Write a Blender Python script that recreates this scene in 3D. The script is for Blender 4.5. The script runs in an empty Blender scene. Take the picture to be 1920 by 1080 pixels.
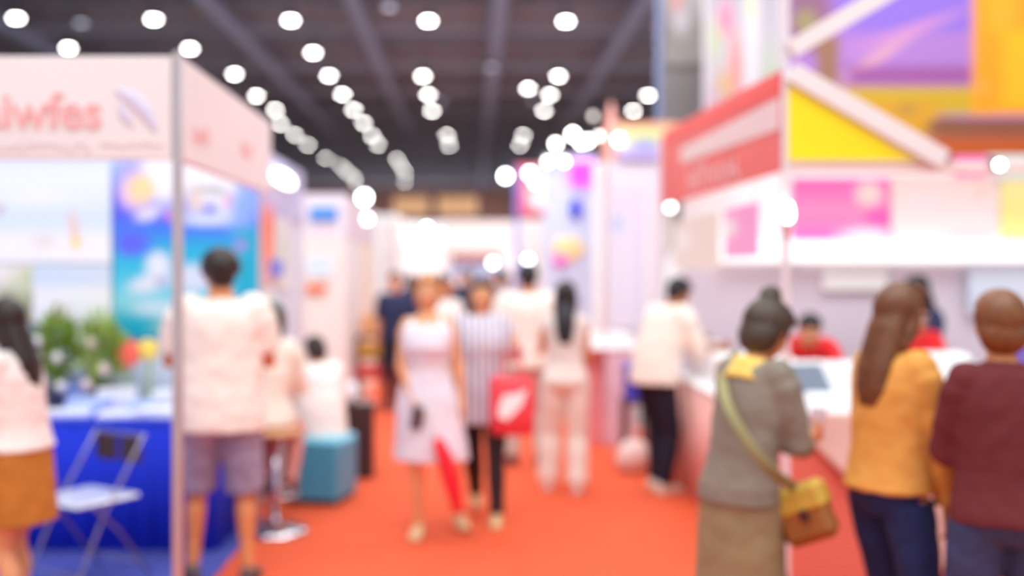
import bpy, math, random
from mathutils import Vector, Matrix

random.seed(7)
S = bpy.context.scene
COL = S.collection
PI = math.pi
H0 = 1.63            # eye height of the photographer
FPX = 2000.0

# ------------------------------------------------------------------ camera
cd = bpy.data.cameras.new('camera')
cd.sensor_width = 36.0
cd.lens = 37.5
cd.shift_x = 75 / 1920
cd.shift_y = -30 / 1920
cd.dof.use_dof = True
cd.dof.focus_distance = 1.9
cd.dof.aperture_fstop = 1.09
cd.dof.aperture_blades = 0
cd.clip_end = 400
cam = bpy.data.objects.new('camera', cd)
COL.objects.link(cam)
cam.location = (0, 0, H0)
cam.rotation_euler = (PI / 2, 0, 0)
S.camera = cam

# ------------------------------------------------------------------ world, lights, exposure
w = bpy.data.worlds.new('ambient_fill')  # even ambient fill, added through the unbuilt rear of the hall
S.world = w
w.use_nodes = True
bg = w.node_tree.nodes['Background']
bg.inputs[0].default_value = (0.86, 0.94, 1.0, 1)
bg.inputs[1].default_value = 0.95

S.view_settings.view_transform = 'Standard'
S.view_settings.look = 'None'
S.view_settings.gamma = 1.0
S.view_settings.use_curve_mapping = False
S.view_settings.exposure = -0.12
S.cycles.use_denoising = True
S.cycles.use_light_tree = True
S.cycles.max_bounces = 8
S.cycles.diffuse_bounces = 4
S.cycles.caustics_reflective = False
S.cycles.caustics_refractive = False


def area(name, loc, size, power, rot=(0, 0, 0), col=(0.95, 0.985, 1.0)):
    l = bpy.data.lights.new(name, 'AREA')
    l.shape = 'RECTANGLE'
    l.size, l.size_y = size
    l.energy = power
    l.color = col
    o = bpy.data.objects.new(name, l)
    COL.objects.link(o)
    o.location = loc
    o.rotation_euler = rot
    return o


area('hall_fill_light', (0.5, 2.0, 9.0), (12, 6), 1000, (math.radians(25), 0, 0))  # unseen area lights, added as fill and tilted to brighten upright surfaces
area('hall_fill_light', (0.5, 11.0, 9.0), (12, 8), 1300, (math.radians(22), 0, 0))
area('hall_fill_light', (0.5, 24.0, 9.0), (14, 12), 2600, (math.radians(12), 0, 0))
area('hall_fill_light', (0.5, 45.0, 9.0), (20, 20), 7000)
area('hall_fill_light', (0.0, 98.0, 8.8), (40, 16), 9000, (math.radians(18), 0, 0))  # extra unseen fill, added to brighten the far end wall


# ------------------------------------------------------------------ helpers: colour and materials
def lin(c):
    if isinstance(c, str):
        c = c.lstrip('#')
        c = tuple(int(c[i:i + 2], 16) / 255 for i in (0, 2, 4))
    return tuple((v / 12.92 if v <= 0.04045 else ((v + 0.055) / 1.055) ** 2.4) for v in c)


MATS = {}


def mat(name, c, rough=0.6, metal=0.0, var=0.08, scale=6.0, bump=0.0, bscale=30.0, emit=0.0, trans=0.0, alpha=1.0, coat=0.0):
    if name in MATS:
        return MATS[name]
    m = bpy.data.materials.new(name)
    m.use_nodes = True
    nt = m.node_tree
    b = nt.nodes['Principled BSDF']
    r, g, bl = lin(c)
    b.inputs['Roughness'].default_value = rough
    b.inputs['Metallic'].default_value = metal
    b.inputs['Coat Weight'].default_value = coat
    if trans:
        b.inputs['Transmission Weight'].default_value = trans
    if alpha < 1:
        b.inputs['Alpha'].default_value = alpha
    if var > 0:
        tc = nt.nodes.new('ShaderNodeTexCoord')
        n = nt.nodes.new('ShaderNodeTexNoise')
        n.inputs['Scale'].default_value = scale
        n.inputs['Detail'].default_value = 4
        cr = nt.nodes.new('ShaderNodeValToRGB')
        cr.color_ramp.elements[0].position = 0.3
        cr.color_ramp.elements[1].position = 0.7
        cr.color_ramp.elements[0].color = (r * (1 - var), g * (1 - var), bl * (1 - var), 1)
        cr.color_ramp.elements[1].color = (min(1, r * (1 + var)), min(1, g * (1 + var)), min(1, bl * (1 + var)), 1)
        nt.links.new(tc.outputs['Object'], n.inputs['Vector'])
        nt.links.new(n.outputs['Fac'], cr.inputs['Fac'])
        nt.links.new(cr.outputs['Color'], b.inputs['Base Color'])
        if bump > 0:
            n2 = nt.nodes.new('ShaderNodeTexNoise')
            n2.inputs['Scale'].default_value = bscale
            bp = nt.nodes.new('ShaderNodeBump')
            bp.inputs['Strength'].default_value = bump
            bp.inputs['Distance'].default_value = 0.01
            nt.links.new(tc.outputs['Object'], n2.inputs['Vector'])
            nt.links.new(n2.outputs['Fac'], bp.inputs['Height'])
            nt.links.new(bp.outputs['Normal'], b.inputs['Normal'])
    else:
        b.inputs['Base Color'].default_value = (r, g, bl, 1)
    if emit > 0:
        b.inputs['Emission Color'].default_value = (r, g, bl, 1)
        b.inputs['Emission Strength'].default_value = emit
    MATS[name] = m
    return m


def cloth(name, c, var=0.07):
    return mat('cloth_' + name, c, rough=0.9, var=var, scale=9, bump=0.25, bscale=14)


def stripe_mat(name, c1, c2, scale, axis='X', rough=0.85):
    if name in MATS:
        return MATS[name]
    m = bpy.data.materials.new(name)
    m.use_nodes = True
    nt = m.node_tree
    b = nt.nodes['Principled BSDF']
    b.inputs['Roughness'].default_value = rough
    tc = nt.nodes.new('ShaderNodeTexCoord')
    wv = nt.nodes.new('ShaderNodeTexWave')
    wv.bands_direction = axis
    wv.inputs['Scale'].default_value = scale
    wv.inputs['Distortion'].default_value = 0.6
    cr = nt.nodes.new('ShaderNodeValToRGB')
    cr.color_ramp.elements[0].position = 0.35
    cr.color_ramp.elements[1].position = 0.55
    cr.color_ramp.elements[0].color = (*lin(c1), 1)
    cr.color_ramp.elements[1].color = (*lin(c2), 1)
    nt.links.new(tc.outputs['Object'], wv.inputs['Vector'])
    nt.links.new(wv.outputs['Fac'], cr.inputs['Fac'])
    nt.links.new(cr.outputs['Color'], b.inputs['Base Color'])
    MATS[name] = m
    return m


def lattice_mat(name, c1, c2, scale):
    m = bpy.data.materials.new(name)
    m.use_nodes = True
    nt = m.node_tree
    b = nt.nodes['Principled BSDF']
    b.inputs['Roughness'].default_value = 0.8
    tc = nt.nodes.new('ShaderNodeTexCoord')
    mp = nt.nodes.new('ShaderNodeMapping')
    mp.inputs['Rotation'].default_value = (PI / 2, 0, 0)
    br = nt.nodes.new('ShaderNodeTexBrick')
    br.inputs['Scale'].default_value = scale
    br.inputs['Color1'].default_value = (*lin(c1), 1)
    br.inputs['Color2'].default_value = (*lin(c1), 1)
    br.inputs['Mortar'].default_value = (*lin(c2), 1)
    br.inputs['Mortar Size'].default_value = 0.06
    br.inputs['Brick Width'].default_value = 0.6
    br.inputs['Row Height'].default_value = 0.35
    nt.links.new(tc.outputs['Object'], mp.inputs['Vector'])
    nt.links.new(mp.outputs['Vector'], br.inputs['Vector'])
    nt.links.new(br.outputs['Color'], b.inputs['Base Color'])
    MATS[name] = m
    return m


def art_mat():
    if 'printed_art' in MATS:
        return MATS['printed_art']
    m = bpy.data.materials.new('printed_art')
    m.use_nodes = True
    nt = m.node_tree
    b = nt.nodes['Principled BSDF']
    b.inputs['Roughness'].default_value = 0.5
    a = nt.nodes.new('ShaderNodeAttribute')
    a.attribute_name = 'ink'
    nt.links.new(a.outputs['Color'], b.inputs['Base Color'])
    MATS['printed_art'] = m
    return m


def at(px, py, Y):
    """a point of the place, Y metres from the photographer"""
    return Vector(((px - 885) * Y / FPX, Y, H0 - (py - 510) * Y / FPX))


# ------------------------------------------------------------------ helpers: meshes
class MB:
    def __init__(self):
        self.v, self.f, self.mi = [], [], []

    def add(self, vs, fs, mi=0):
        n = len(self.v)
        self.v += [Vector(p) for p in vs]
        self.f += [tuple(i + n for i in f) for f in fs]
        self.mi += [mi] * len(fs)

    def box(self, c, s, rz=0, mi=0, M=None, bev=0.0):
        hx, hy, hz = s[0] / 2, s[1] / 2, s[2] / 2
        R = M if M is not None else Matrix.Rotation(rz, 3, 'Z')
        b = min(bev, hx * .9, hy * .9, hz * .9)
        vs, fs = [], []
        c = Vector(c)
        if b <= 0:
            for z in (-hz, hz):
                for x, y in ((-hx, -hy), (hx, -hy), (hx, hy), (-hx, hy)):
                    vs.append(c + R @ Vector((x, y, z)))
            fs = [(3, 2, 1, 0), (4, 5, 6, 7), (0, 1, 5, 4), (1, 2, 6, 5), (2, 3, 7, 6), (3, 0, 4, 7)]
        else:
            idx = {}
            for sx in (-1, 1):
                for sy in (-1, 1):
                    for sz in (-1, 1):
                        for ax in range(3):
                            p = [sx * hx, sy * hy, sz * hz]
                            for k in range(3):
                                if k != ax:
                                    p[k] -= (sx, sy, sz)[k] * b
                            idx[(sx, sy, sz, ax)] = len(vs)
                            vs.append(c + R @ Vector(p))
            def q(a, b_, c_, d):
                fs.append((a, b_, c_, d))
            for sg in (-1, 1):
                for ax in range(3):
                    o = [k for k in range(3) if k != ax]
                    loop = []
                    for s1, s2 in ((-1, -1), (1, -1), (1, 1), (-1, 1)):
                        k = [0, 0, 0]
                        k[ax], k[o[0]], k[o[1]] = sg, s1, s2
                        loop.append(idx[(*k, ax)])
                    flip = (sg > 0) == (ax == 1)
                    fs.append(tuple(reversed(loop)) if flip else tuple(loop))
            for ax in range(3):
                o = [k for k in range(3) if k != ax]
                for s1 in (-1, 1):
                    for s2 in (-1, 1):
                        k = [0, 0, 0]
                        k[o[0]], k[o[1]] = s1, s2
                        k[ax] = -1
                        a1, b1 = idx[(*k, o[0])], idx[(*k, o[1])]
                        k[ax] = 1
                        a2, b2 = idx[(*k, o[0])], idx[(*k, o[1])]
                        fs.append((a1, a2, b2, b1))
            for sx in (-1, 1):
                for sy in (-1, 1):
                    for sz in (-1, 1):
                        fs.append(tuple(idx[(sx, sy, sz, a)] for a in range(3)))
        self.add(vs, fs, mi)

    def loft(self, rings, n=20, mi=0, cap=True, close=False):
        """rings: (centre, right, forward, a, b)"""
        vs, fs = [], []
        for c, r, f, a, b in rings:
            for k in range(n):
                t = 2 * PI * k / n
                ct, st = math.cos(t), math.sin(t)
                vs.append(Vector(c) + r * (a * ct) + f * (b * st))
        m = len(rings)
        for i in range(m - 1):
            for k in range(n):
                k2 = (k + 1) % n
                fs.append((i * n + k, i * n + k2, (i + 1) * n + k2, (i + 1) * n + k))
        if cap:
            fs.append(tuple(reversed(range(n))))
            fs.append(tuple((m - 1) * n + k for k in range(n)))
        self.add(vs, fs, mi)

    def tube(self, pts, rad, n=14, mi=0, flat=1.0, up=None, round_ends=True):
        pts = [Vector(p) for p in pts]
        if not isinstance(rad, (list, tuple)):
            rad = [rad] * len(pts)
        rad = list(rad)
        if round_ends:
            d0 = (pts[0] - pts[1]).normalized()
            d1 = (pts[-1] - pts[-2]).normalized()
            r0, r1 = rad[0], rad[-1]
            pre = [(pts[0] + d0 * r0 * k, r0 * math.sqrt(max(0.02, 1 - k * k))) for k in (0.95, 0.6)]
            post = [(pts[-1] + d1 * r1 * k, r1 * math.sqrt(max(0.02, 1 - k * k))) for k in (0.6, 0.95)]
            pts = [p for p, _ in pre] + pts + [p for p, _ in post]
            rad = [r for _, r in pre] + rad + [r for _, r in post]
        rings = []
        prev = None
        for i, p in enumerate(pts):
            a = pts[max(0, i - 1)]
            b = pts[min(len(pts) - 1, i + 1)]
            t = (b - a).normalized()
            if prev is None:
                ref = Vector(up) if up is not None else (Vector((0, 1, 0)) if abs(t.y) < .9 else Vector((1, 0, 0)))
            else:
                ref = prev
            f = (ref - t * ref.dot(t)).normalized()
            prev = f
            r = f.cross(t).normalized()
            rings.append((p, r, f, rad[i], rad[i] * flat))
        self.loft(rings, n, mi)

    def ball(self, c, r, R=None, nu=18, nv=12, mi=0, fn=None):
        R = R or Matrix.Identity(3)
        c = Vector(c)
        vs = [c + R @ Vector((0, 0, -r[2]))]
        for j in range(1, nv):
            ph = -PI / 2 + PI * j / nv
            for k in range(nu):
                t = 2 * PI * k / nu
                d = Vector((math.cos(ph) * math.cos(t), math.cos(ph) * math.sin(t), math.sin(ph)))
                q = fn(d) if fn else 1.0
                vs.append(c + R @ Vector((d.x * r[0] * q, d.y * r[1] * q, d.z * r[2] * q)))
        vs.append(c + R @ Vector((0, 0, r[2])))
        fs = []
        for k in range(nu):
            k2 = (k + 1) % nu
            fs.append((0, 1 + k2, 1 + k))
            for j in range(nv - 2):
                a, b = 1 + j * nu, 1 + (j + 1) * nu
                fs.append((a + k, a + k2, b + k2, b + k))
            a = 1 + (nv - 2) * nu
            fs.append((a + k, a + k2, len(vs) - 1))
        self.add(vs, fs, mi)

    def lathe(self, c, prof, n=24, mi=0):
        rings = [(Vector(c) + Vector((0, 0, z)), Vector((1, 0, 0)), Vector((0, 1, 0)), max(r, 1e-4), max(r, 1e-4)) for r, z in prof]
        self.loft(rings, n, mi)

    def prism(self, poly, y0, y1, mi=0, axis='Y'):
        """poly in the (x, z) plane pushed from y0 to y1"""
        n = len(poly)
        def P(a, b, y):
            return (a, y, b) if axis == 'Y' else ((y, a, b) if axis == 'X' else (a, b, y))
        vs = [P(a, b, y0) for a, b in poly] + [P(a, b, y1) for a, b in poly]
        fs = [tuple(range(n)), tuple(reversed(range(n, 2 * n)))]
        for k in range(n):
            k2 = (k + 1) % n
            fs.append((k2, k, n + k, n + k2))
        self.add(vs, fs, mi)

    def build(self, name, mats, parent=None, smooth=False, scale=1.0, world=False, voxel=0, fold=0.0):
        me = bpy.data.meshes.new(name)
        off = parent.location if (world and parent) else Vector((0, 0, 0))
        me.from_pydata([tuple((p - off) * scale if world else p * scale) for p in self.v], [], self.f)
        if not isinstance(mats, (list, tuple)):
            mats = [mats]
        for m in mats:
            me.materials.append(m)
        if len(mats) > 1:
            me.polygons.foreach_set('material_index', self.mi)
        if smooth:
            me.polygons.foreach_set('use_smooth', [True] * len(me.polygons))
        me.validate()
        import bmesh
        bm = bmesh.new()
        bm.from_mesh(me)
        bmesh.ops.recalc_face_normals(bm, faces=bm.faces)
        bm.to_mesh(me)
        bm.free()
        o = bpy.data.objects.new(name, me)
        COL.objects.link(o)
        if parent:
            o.parent = parent
        if voxel:
            rm = o.modifiers.new('skin', 'REMESH')
            rm.mode = 'VOXEL'
            rm.voxel_size = voxel
            rm.use_smooth_shade = True
            sm = o.modifiers.new('soften', 'SMOOTH')
            sm.factor = 0.5
            sm.iterations = 3
            if fold:
                dm = o.modifiers.new('folds', 'DISPLACE')
                dm.texture = FOLD
                dm.strength = fold
                dm.mid_level = 0.5
                dm.texture_coords = 'LOCAL'
        return o


FOLD = bpy.data.textures.new('cloth_folds', 'CLOUDS')
FOLD.noise_scale = 0.09
FOLD.noise_depth = 1


def thing(name, label, cat, loc=(0, 0, 0), rz=0, group=None):
    o = bpy.data.objects.new(name, None)
    o.empty_display_size = 0.1
    COL.objects.link(o)
    o.location = loc
    o.rotation_euler = (0, 0, rz)
    tag(o, label, cat, group)
    bpy.context.view_layer.update()
    return o


def tag(o, label=None, cat=None, group=None, kind=None):
    if label:
        o['label'] = label
    if cat:
        o['category'] = cat
    if group:
        o['group'] = group
    if kind:
        o['kind'] = kind
    return o


def struct(name, mb, m, smooth=False):
    o = mb.build(name, m, smooth=smooth)
    o['kind'] = 'structure'
    return o


def B(x0, x1, y0, y1, z0, z1, bev=0.0):
    mb = MB()
    mb.box(((x0 + x1) / 2, (y0 + y1) / 2, (z0 + z1) / 2), (abs(x1 - x0), abs(y1 - y0), abs(z1 - z0)), bev=bev)
    return mb


def bpart(parent, name, m, x0, x1, y0, y1, z0, z1, bev=0.0, label=None):
    o = B(x0, x1, y0, y1, z0, z1, bev).build(name, m, parent, world=True)
    if label:
        o['label'] = label
    return o


def copy_tree(o, parent=None):
    c = o.copy()
    COL.objects.link(c)
    if parent:
        c.parent = parent
    for ch in list(o.children):
        copy_tree(ch, c)
    return c


# ------------------------------------------------------------------ printed pictures
def mixc(a, b, t):
    return tuple(a[i] * (1 - t) + b[i] * t for i in range(3))


def art(name, w, h, bgc, shapes, parent=None, thick=0.012, n=None, loc=(0, 0, 0), rz=0):
    """a printed sheet facing -Y, base line at loc, inked shape by shape; u, v run 0..1"""
    nx = n or max(8, min(110, int(w / 0.025)))
    nz = max(8, min(110, int(nx * h / w)))
    vs, fs, cols = [], [], []
    top = [lin(c) for c in (bgc if isinstance(bgc, (list, tuple)) and not isinstance(bgc[0], float) else [bgc, bgc])]
    prep = []
    for s in shapes:
        prep.append((s[0], s[1:5], lin(s[5]), s[6] if len(s) > 6 else 0.12, s[7] if len(s) > 7 else 0.0))
    for j in range(nz + 1):
        v = j / nz
        for i in range(nx + 1):
            u = i / nx
            k = v * (len(top) - 1)
            a = min(int(k), len(top) - 2)
            c = mixc(top[a], top[a + 1], k - a)
            for kind, g, cc, soft, ang in prep:
                if kind == 'e':
                    dx, dy = u - g[0], v - g[1]
                    if ang:
                        dx *= w; dy *= h
                        ca, sa = math.cos(ang), math.sin(ang)
                        dx, dy = (ca * dx + sa * dy) / w, (-sa * dx + ca * dy) / h
                    r = math.hypot(dx / g[2], dy / g[3])
                    t = min(1, max(0, (1 - r) / max(soft, 1e-3)))
                else:
                    e = soft * 0.1 + 1e-3
                    t = min((u - g[0]) / e, (g[2] - u) / e, (v - g[1]) / e, (g[3] - v) / e)
                    t = min(1, max(0, t + .5))
                if t > 0:
                    c = mixc(c, cc, t)
            cols.append((*c, 1))
            vs.append((u * w - w / 2, -thick / 2, v * h))
    W = nx + 1
    for j in range(nz):
        for i in range(nx):
            a = j * W + i
            fs.append((a, a + 1, a + W + 1, a + W))
    n0 = len(vs)
    border = list(range(0, nx)) + [j * W + nx for j in range(nz)] + [nz * W + i for i in range(nx, 0, -1)] + [j * W for j in range(nz, 0, -1)]
    for b in border:
        x, y, z = vs[b]
        vs.append((x, thick / 2, z))
        cols.append(cols[b])
    L = len(border)
    for k in range(L):
        k2 = (k + 1) % L
        fs.append((border[k2], border[k], n0 + k, n0 + k2))
    fs.append(tuple(n0 + k for k in reversed(range(L))))
    me = bpy.data.meshes.new(name)
    me.from_pydata(vs, [], fs)
    at_ = me.color_attributes.new('ink', 'FLOAT_COLOR', 'POINT')
    at_.data.foreach_set('color', [x for c in cols for x in c])
    me.materials.append(art_mat())
    o = bpy.data.objects.new(name, me)
    COL.objects.link(o)
    o.location = Vector(loc) - (parent.location if parent else Vector((0, 0, 0)))
    o.rotation_euler = (0, 0, rz)
    if parent:
        o.parent = parent
    return o


def text(name, body, size, m, loc, rz, parent=None, ext=0.004, tilt=0, sx=1.0):
    c = bpy.data.curves.new(name, 'FONT')
    c.body = body
    c.size = size
    c.extrude = ext
    c.align_x = 'CENTER'
    c.align_y = 'CENTER'
    c.offset = 0.002
    c.materials.append(m)
    o = bpy.data.objects.new(name, c)
    COL.objects.link(o)
    bpy.context.view_layer.update()
    me = bpy.data.meshes.new_from_object(o.evaluated_get(bpy.context.evaluated_depsgraph_get()))
    bpy.data.objects.remove(o)
    o = bpy.data.objects.new(name, me)
    COL.objects.link(o)
    o.location = Vector(loc) - (parent.location if parent else Vector((0, 0, 0)))
    o.rotation_euler = (PI / 2, tilt, rz)
    o.scale = (sx, 1, 1)
    if parent:
        o.parent = parent
    return o


def marks(width, height, m, loc, rz, parent, n, seed):
    """an unreadable row of letter-sized strokes, as the photograph shows it"""
    rn = random.Random(seed)
    mb = MB()
    for i in range(n):
        x = -width / 2 + width * (i + .5) / n
        h = height * rn.choice((.7, .7, 1.0))
        mb.box((x - width / n * .22, 0, h / 2), (width / n * .2, .004, h))
        mb.box((x + width / n * .02, 0, h * rn.choice((.1, .5, .9))), (width / n * .6, .0062, height * .16))
    o = mb.build('lettering', m)
    o.location = Vector(loc) - parent.location - Vector((0, 0, height / 2))
    o.rotation_euler = (0, 0, rz)
    o.parent = parent
    return o


# ------------------------------------------------------------------ people
SKIN = {
    'light': mat('skin_light', '#E8A676', 0.5, var=0.05, scale=12),
    'tan': mat('skin_tan', '#DA8C58', 0.5, var=0.05, scale=12),
    'deep': mat('skin_deep', '#B97448', 0.5, var=0.05, scale=12),
}
HAIRM = {
    'black': mat('hair_black', '#1A1218', 0.45, var=0.3, scale=40),
    'dark': mat('hair_dark_brown', '#2C1C17', 0.45, var=0.3, scale=40),
    'taupe': mat('hair_ashy_brown', '#463629', 0.5, var=0.3, scale=40),
    'brown': mat('hair_brown', '#6E3F20', 0.45, var=0.3, scale=40),
    'chestnut': mat('hair_chestnut', '#7E4A25', 0.45, var=0.3, scale=40),
    'blond': mat('hair_light_brown', '#B87945', 0.5, var=0.2, scale=40),
}
EYEW = mat('eye_white', '#F4EFEA', 0.3, var=0)
IRIS = mat('eye_iris', '#20130D', 0.2, var=0)
LIP = mat('lips', '#B8504A', 0.5, var=0.05)

TORSO_M = [(.83, .105, .085, 0), (.87, .155, .105, -.005), (.92, .168, .115, -.01), (.99, .158, .105, 0), (1.07, .142, .098, .005),
           (1.16, .150, .105, .01), (1.26, .168, .115, .01), (1.34, .176, .110, .005), (1.40, .170, .092, 0), (1.44, .120, .072, -.005),
           (1.47, .070, .062, -.005), (1.51, .056, .058, 0), (1.57, .052, .056, .01)]
TORSO_F = [(.83, .105, .085, 0), (.87, .165, .110, -.01), (.92, .175, .120, -.015), (.99, .155, .105, 0), (1.07, .120, .085, .005),
           (1.16, .130, .095, .01), (1.25, .145, .120, .022), (1.33, .150, .108, .012), (1.40, .148, .084, 0), (1.44, .105, .066, -.005),
           (1.47, .060, .055, -.005), (1.51, .047, .050, 0), (1.57, .044, .048, .01)]


def smooth01(t):
    t = max(0, min(1, t))
    return t * t * (3 - 2 * t)


def person(label, loc, rz, H=1.65, sex='f', skin='tan', hair='long', hairc='dark', hairlen=.30, lean=0.0, head=(0, 0), hipz=.95,
           feet=None, arms=None, top=None, bottom=None, shoes='#D9CFC4', build=1.0, face=True, group=None, curl=0.5, detail=1.0, hairside=0, hairvol=1.07):
    s = H / 1.72
    root = thing('person', label, 'person', loc, rz, group)
    rings0 = TORSO_M if sex == 'm' else TORSO_F
    rings0 = [(z, a * build, b * build, y) for z, a, b, y in rings0]
    X = Vector((1, 0, 0))

    def spine(z):
        if z <= .95:
            return Vector((0, 0, z - .95 + hipz)), Vector((0, 0, 1)), Vector((0, 1, 0))
        p = Vector((0, 0, hipz))
        q = .95
        th = 0
        while q < z - 1e-6:
            st = min(.01, z - q)
            th = lean * smooth01((q - .93) / .28)
            p = p + Vector((0, math.sin(th), math.cos(th))) * st
            q += st
        return p, Vector((0, math.sin(th), math.cos(th))), Vector((0, math.cos(th), -math.sin(th)))

    def ring(z, a, b, y):
        p, u, f = spine(z)
        return (p + f * y, X, f, a, b)

    # legs
    feet = feet or {'R': (.10, .0, .08, 0), 'L': (-.10, .0, .08, 0)}
    legs = {}
    for sd, sx in (('R', 1), ('L', -1)):
        hx, hy, hz_, yaw = feet[sd]
        hp = Vector((sx * .092, 0, hipz - .06))
        ak = Vector((hx, hy, hz_))
        d = ak - hp
        L1, L2 = .422, .402
        D = min(d.length, (L1 + L2) * .999)
        dn = d.normalized()
        ak = hp + dn * D if d.length > D else ak
        ca = (L1 * L1 + D * D - L2 * L2) / (2 * L1 * D)
        sa = math.sqrt(max(0, 1 - ca * ca))
        pole = Vector((math.sin(yaw) * -.4, 1, 0.15))
        pole = (pole - dn * pole.dot(dn)).normalized()
        kn = hp + dn * (L1 * ca) + pole * (L1 * sa)
        legs[sd] = (hp, kn, ak, yaw)

    # arms
    arms = arms or {}
    A = {}
    sp, su, sf = spine(1.405)
    shw = (.172 if sex == 'm' else .148) * build
    for sd, sx in (('R', 1), ('L', -1)):
        ua, fa = arms.get(sd, ((sx * .16, .02, -1), (sx * .06, .12, -1)))
        sh = sp + X * (sx * shw)
        ua = Vector(ua).normalized()
        fa = Vector(fa).normalized()
        el = sh + ua * .285
        wr = el + fa * .245
        A[sd] = (sh, el, wr, ua, fa)

    body = MB()
    body.loft([ring(*r) for r in rings0], 24)
    for sd, sx in (('R', 1), ('L', -1)):
        hp, kn, ak, yaw = legs[sd]
        m1 = hp.lerp(kn, .5)
        c1 = kn.lerp(ak, .3)
        body.tube([hp, hp.lerp(kn, .25), m1, kn, c1 + Vector((0, -.012, 0)), kn.lerp(ak, .65), ak], [.083, .082, .071, .052, .055, .042, .034], 16)
        yv = Vector((-math.sin(yaw), math.cos(yaw), 0))
        body.tube([ak + yv * -.035 + Vector((0, 0, -.045)), ak + yv * .04 + Vector((0, 0, -.04)), ak + yv * .11 + Vector((0, 0, -.055)), ak + yv * .16 + Vector((0, 0, -.06))], [.030, .034, .032, .022], 12, flat=.75, up=(0, 0, 1))
        sh, el, wr, ua, fa = A[sd]
        thick = 1.0 if sex == 'm' else .86
        body.tube([sh + Vector((-sx * .02, 0, .0)), sh + ua * .06, sh.lerp(el, .5), el, el.lerp(wr, .3), el.lerp(wr, .7), wr],
                  [.055 * thick, .053 * thick, .045 * thick, .039 * thick, .040 * thick, .031 * thick, .025 * thick], 14)
        # hand: palm, four fingers, thumb
        t = fa
        inw = Vector((-sx, 0, 0))
        inw = inw - t * inw.dot(t)
        if inw.length < .3:
            inw = Vector((0, 0, -1)) - t * Vector((0, 0, -1)).dot(t)
        nrm = inw.normalized()                 # palm normal
        sidev = nrm.cross(t).normalized()      # across the palm
        if sidev.dot(Vector((0, 1, .4))) < 0:
            thumb = -1
        else:
            thumb = 1
        body.loft([(wr - t * .01, sidev, nrm, .024, .020), (wr + t * .03, sidev, nrm, .036, .017), (wr + t * .085, sidev, nrm, .042, .014), (wr + t * .098, sidev, nrm, .038, .010)], 14)
        for q, (o, ln) in enumerate(((-.031, .058), (-.0105, .072), (.0105, .078), (.031, .066))):
            o *= thumb
            p0 = wr + t * .088 + sidev * o
            d1 = (t + sidev * (o * 2.5) + nrm * (curl * .5)).normalized()
            d2 = (t + nrm * (curl * 1.5)).normalized()
            d3 = (t * .7 + nrm * (curl * 2.6)).normalized()
            p1 = p0 + d1 * ln * .45
            p2 = p1 + d2 * ln * .32
            p3 = p2 + d3 * ln * .24
            body.tube([p0, p1, p2, p3], [.0098, .0092, .0084, .0072], 8)
        p0 = wr + t * .025 + sidev * (.026 * thumb)
        p1 = p0 + (t * .5 + sidev * thumb * .8 + nrm * .3).normalized() * .04
        p2 = p1 + (t * .9 + sidev * thumb * .3 + nrm * .4).normalized() * .032
        body.tube([p0, p1, p2], [.013, .0105, .0085], 8)
    # head
    np_, nu_, nf_ = spine(1.53)
    pitch, yaw = head
    Rh = Matrix.Rotation(yaw, 3, 'Z') @ Matrix.Rotation(-(lean * .6 + pitch), 3, 'X')
    hc = np_ + Rh @ Vector((0, .012, .082))
    body.tube([np_ - nu_ * .04, np_, hc - Rh @ Vector((0, 0, .04))], [.05, .048, .047], 14)
    body.ball(hc + Rh @ Vector((0, -.012, .022)), (.074, .094, .090), Rh)
    body.ball(hc + Rh @ Vector((0, .022, -.035)), (.060, .066, .080), Rh)
    body.ball(hc + Rh @ Vector((0, .055, -.088)), (.026, .024, .020), Rh, 12, 8)
    body.tube([hc + Rh @ Vector((0, .080, .008)), hc + Rh @ Vector((0, .098, -.022)), hc + Rh @ Vector((0, .092, -.034))], [.008, .013, .014], 8)
    for sx in (-1, 1):
        body.ball(hc + Rh @ Vector((sx * .078, -.004, -.012)), (.008, .018, .030), Rh, 10, 8)
        body.ball(hc + Rh @ Vector((sx * .036, .058, -.030)), (.022, .024, .022), Rh, 10, 8)
    bo = body.build('body', SKIN[skin], root, scale=s, voxel=.0065 * detail)
    if face:
        for sx in (-1, 1):
            e = MB()
            ec = hc + Rh @ Vector((sx * .031, .079, .004))
            e.ball(ec, (.0145, .009, .0075), Rh, 12, 8, 0)
            e.ball(ec + Rh @ Vector((0, .006, 0)), (.0062, .0042, .0066), Rh, 10, 8, 1)
            e.build('eye', [EYEW, IRIS], root, smooth=True, scale=s)
            e = MB()
            e.tube([hc + Rh @ Vector((sx * .014, .087, .024)), hc + Rh @ Vector((sx * .032, .086, .030)), hc + Rh @ Vector((sx * .050, .074, .025))], [.0035, .004, .002], 8)
            e.build('eyebrow', HAIRM['dark'], root, smooth=True, scale=s)
        e = MB()
        e.tube([hc + Rh @ Vector((-.022, .083, -.060)), hc + Rh @ Vector((-.008, .090, -.057)), hc + Rh @ Vector((.008, .090, -.057)), hc + Rh @ Vector((.022, .083, -.060))], [.003, .0065, .0065, .003], 8)
        e.build('mouth', LIP, root, smooth=True, scale=s)
    # hair
    hm = MB()

    def hf(d):
        if d.y > .10 and d.z < .50 - .15 * abs(d.x):
            return .80
        if hair == 'short' and d.z < -.35:
            return .80
        return 1.0
    hm.ball(hc + Rh @ Vector((0, -.016, .026)), (.088 * hairvol, .107 * hairvol, .104 * (1 + (hairvol - 1) * .4)), Rh, 28, 20, fn=hf)
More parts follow.
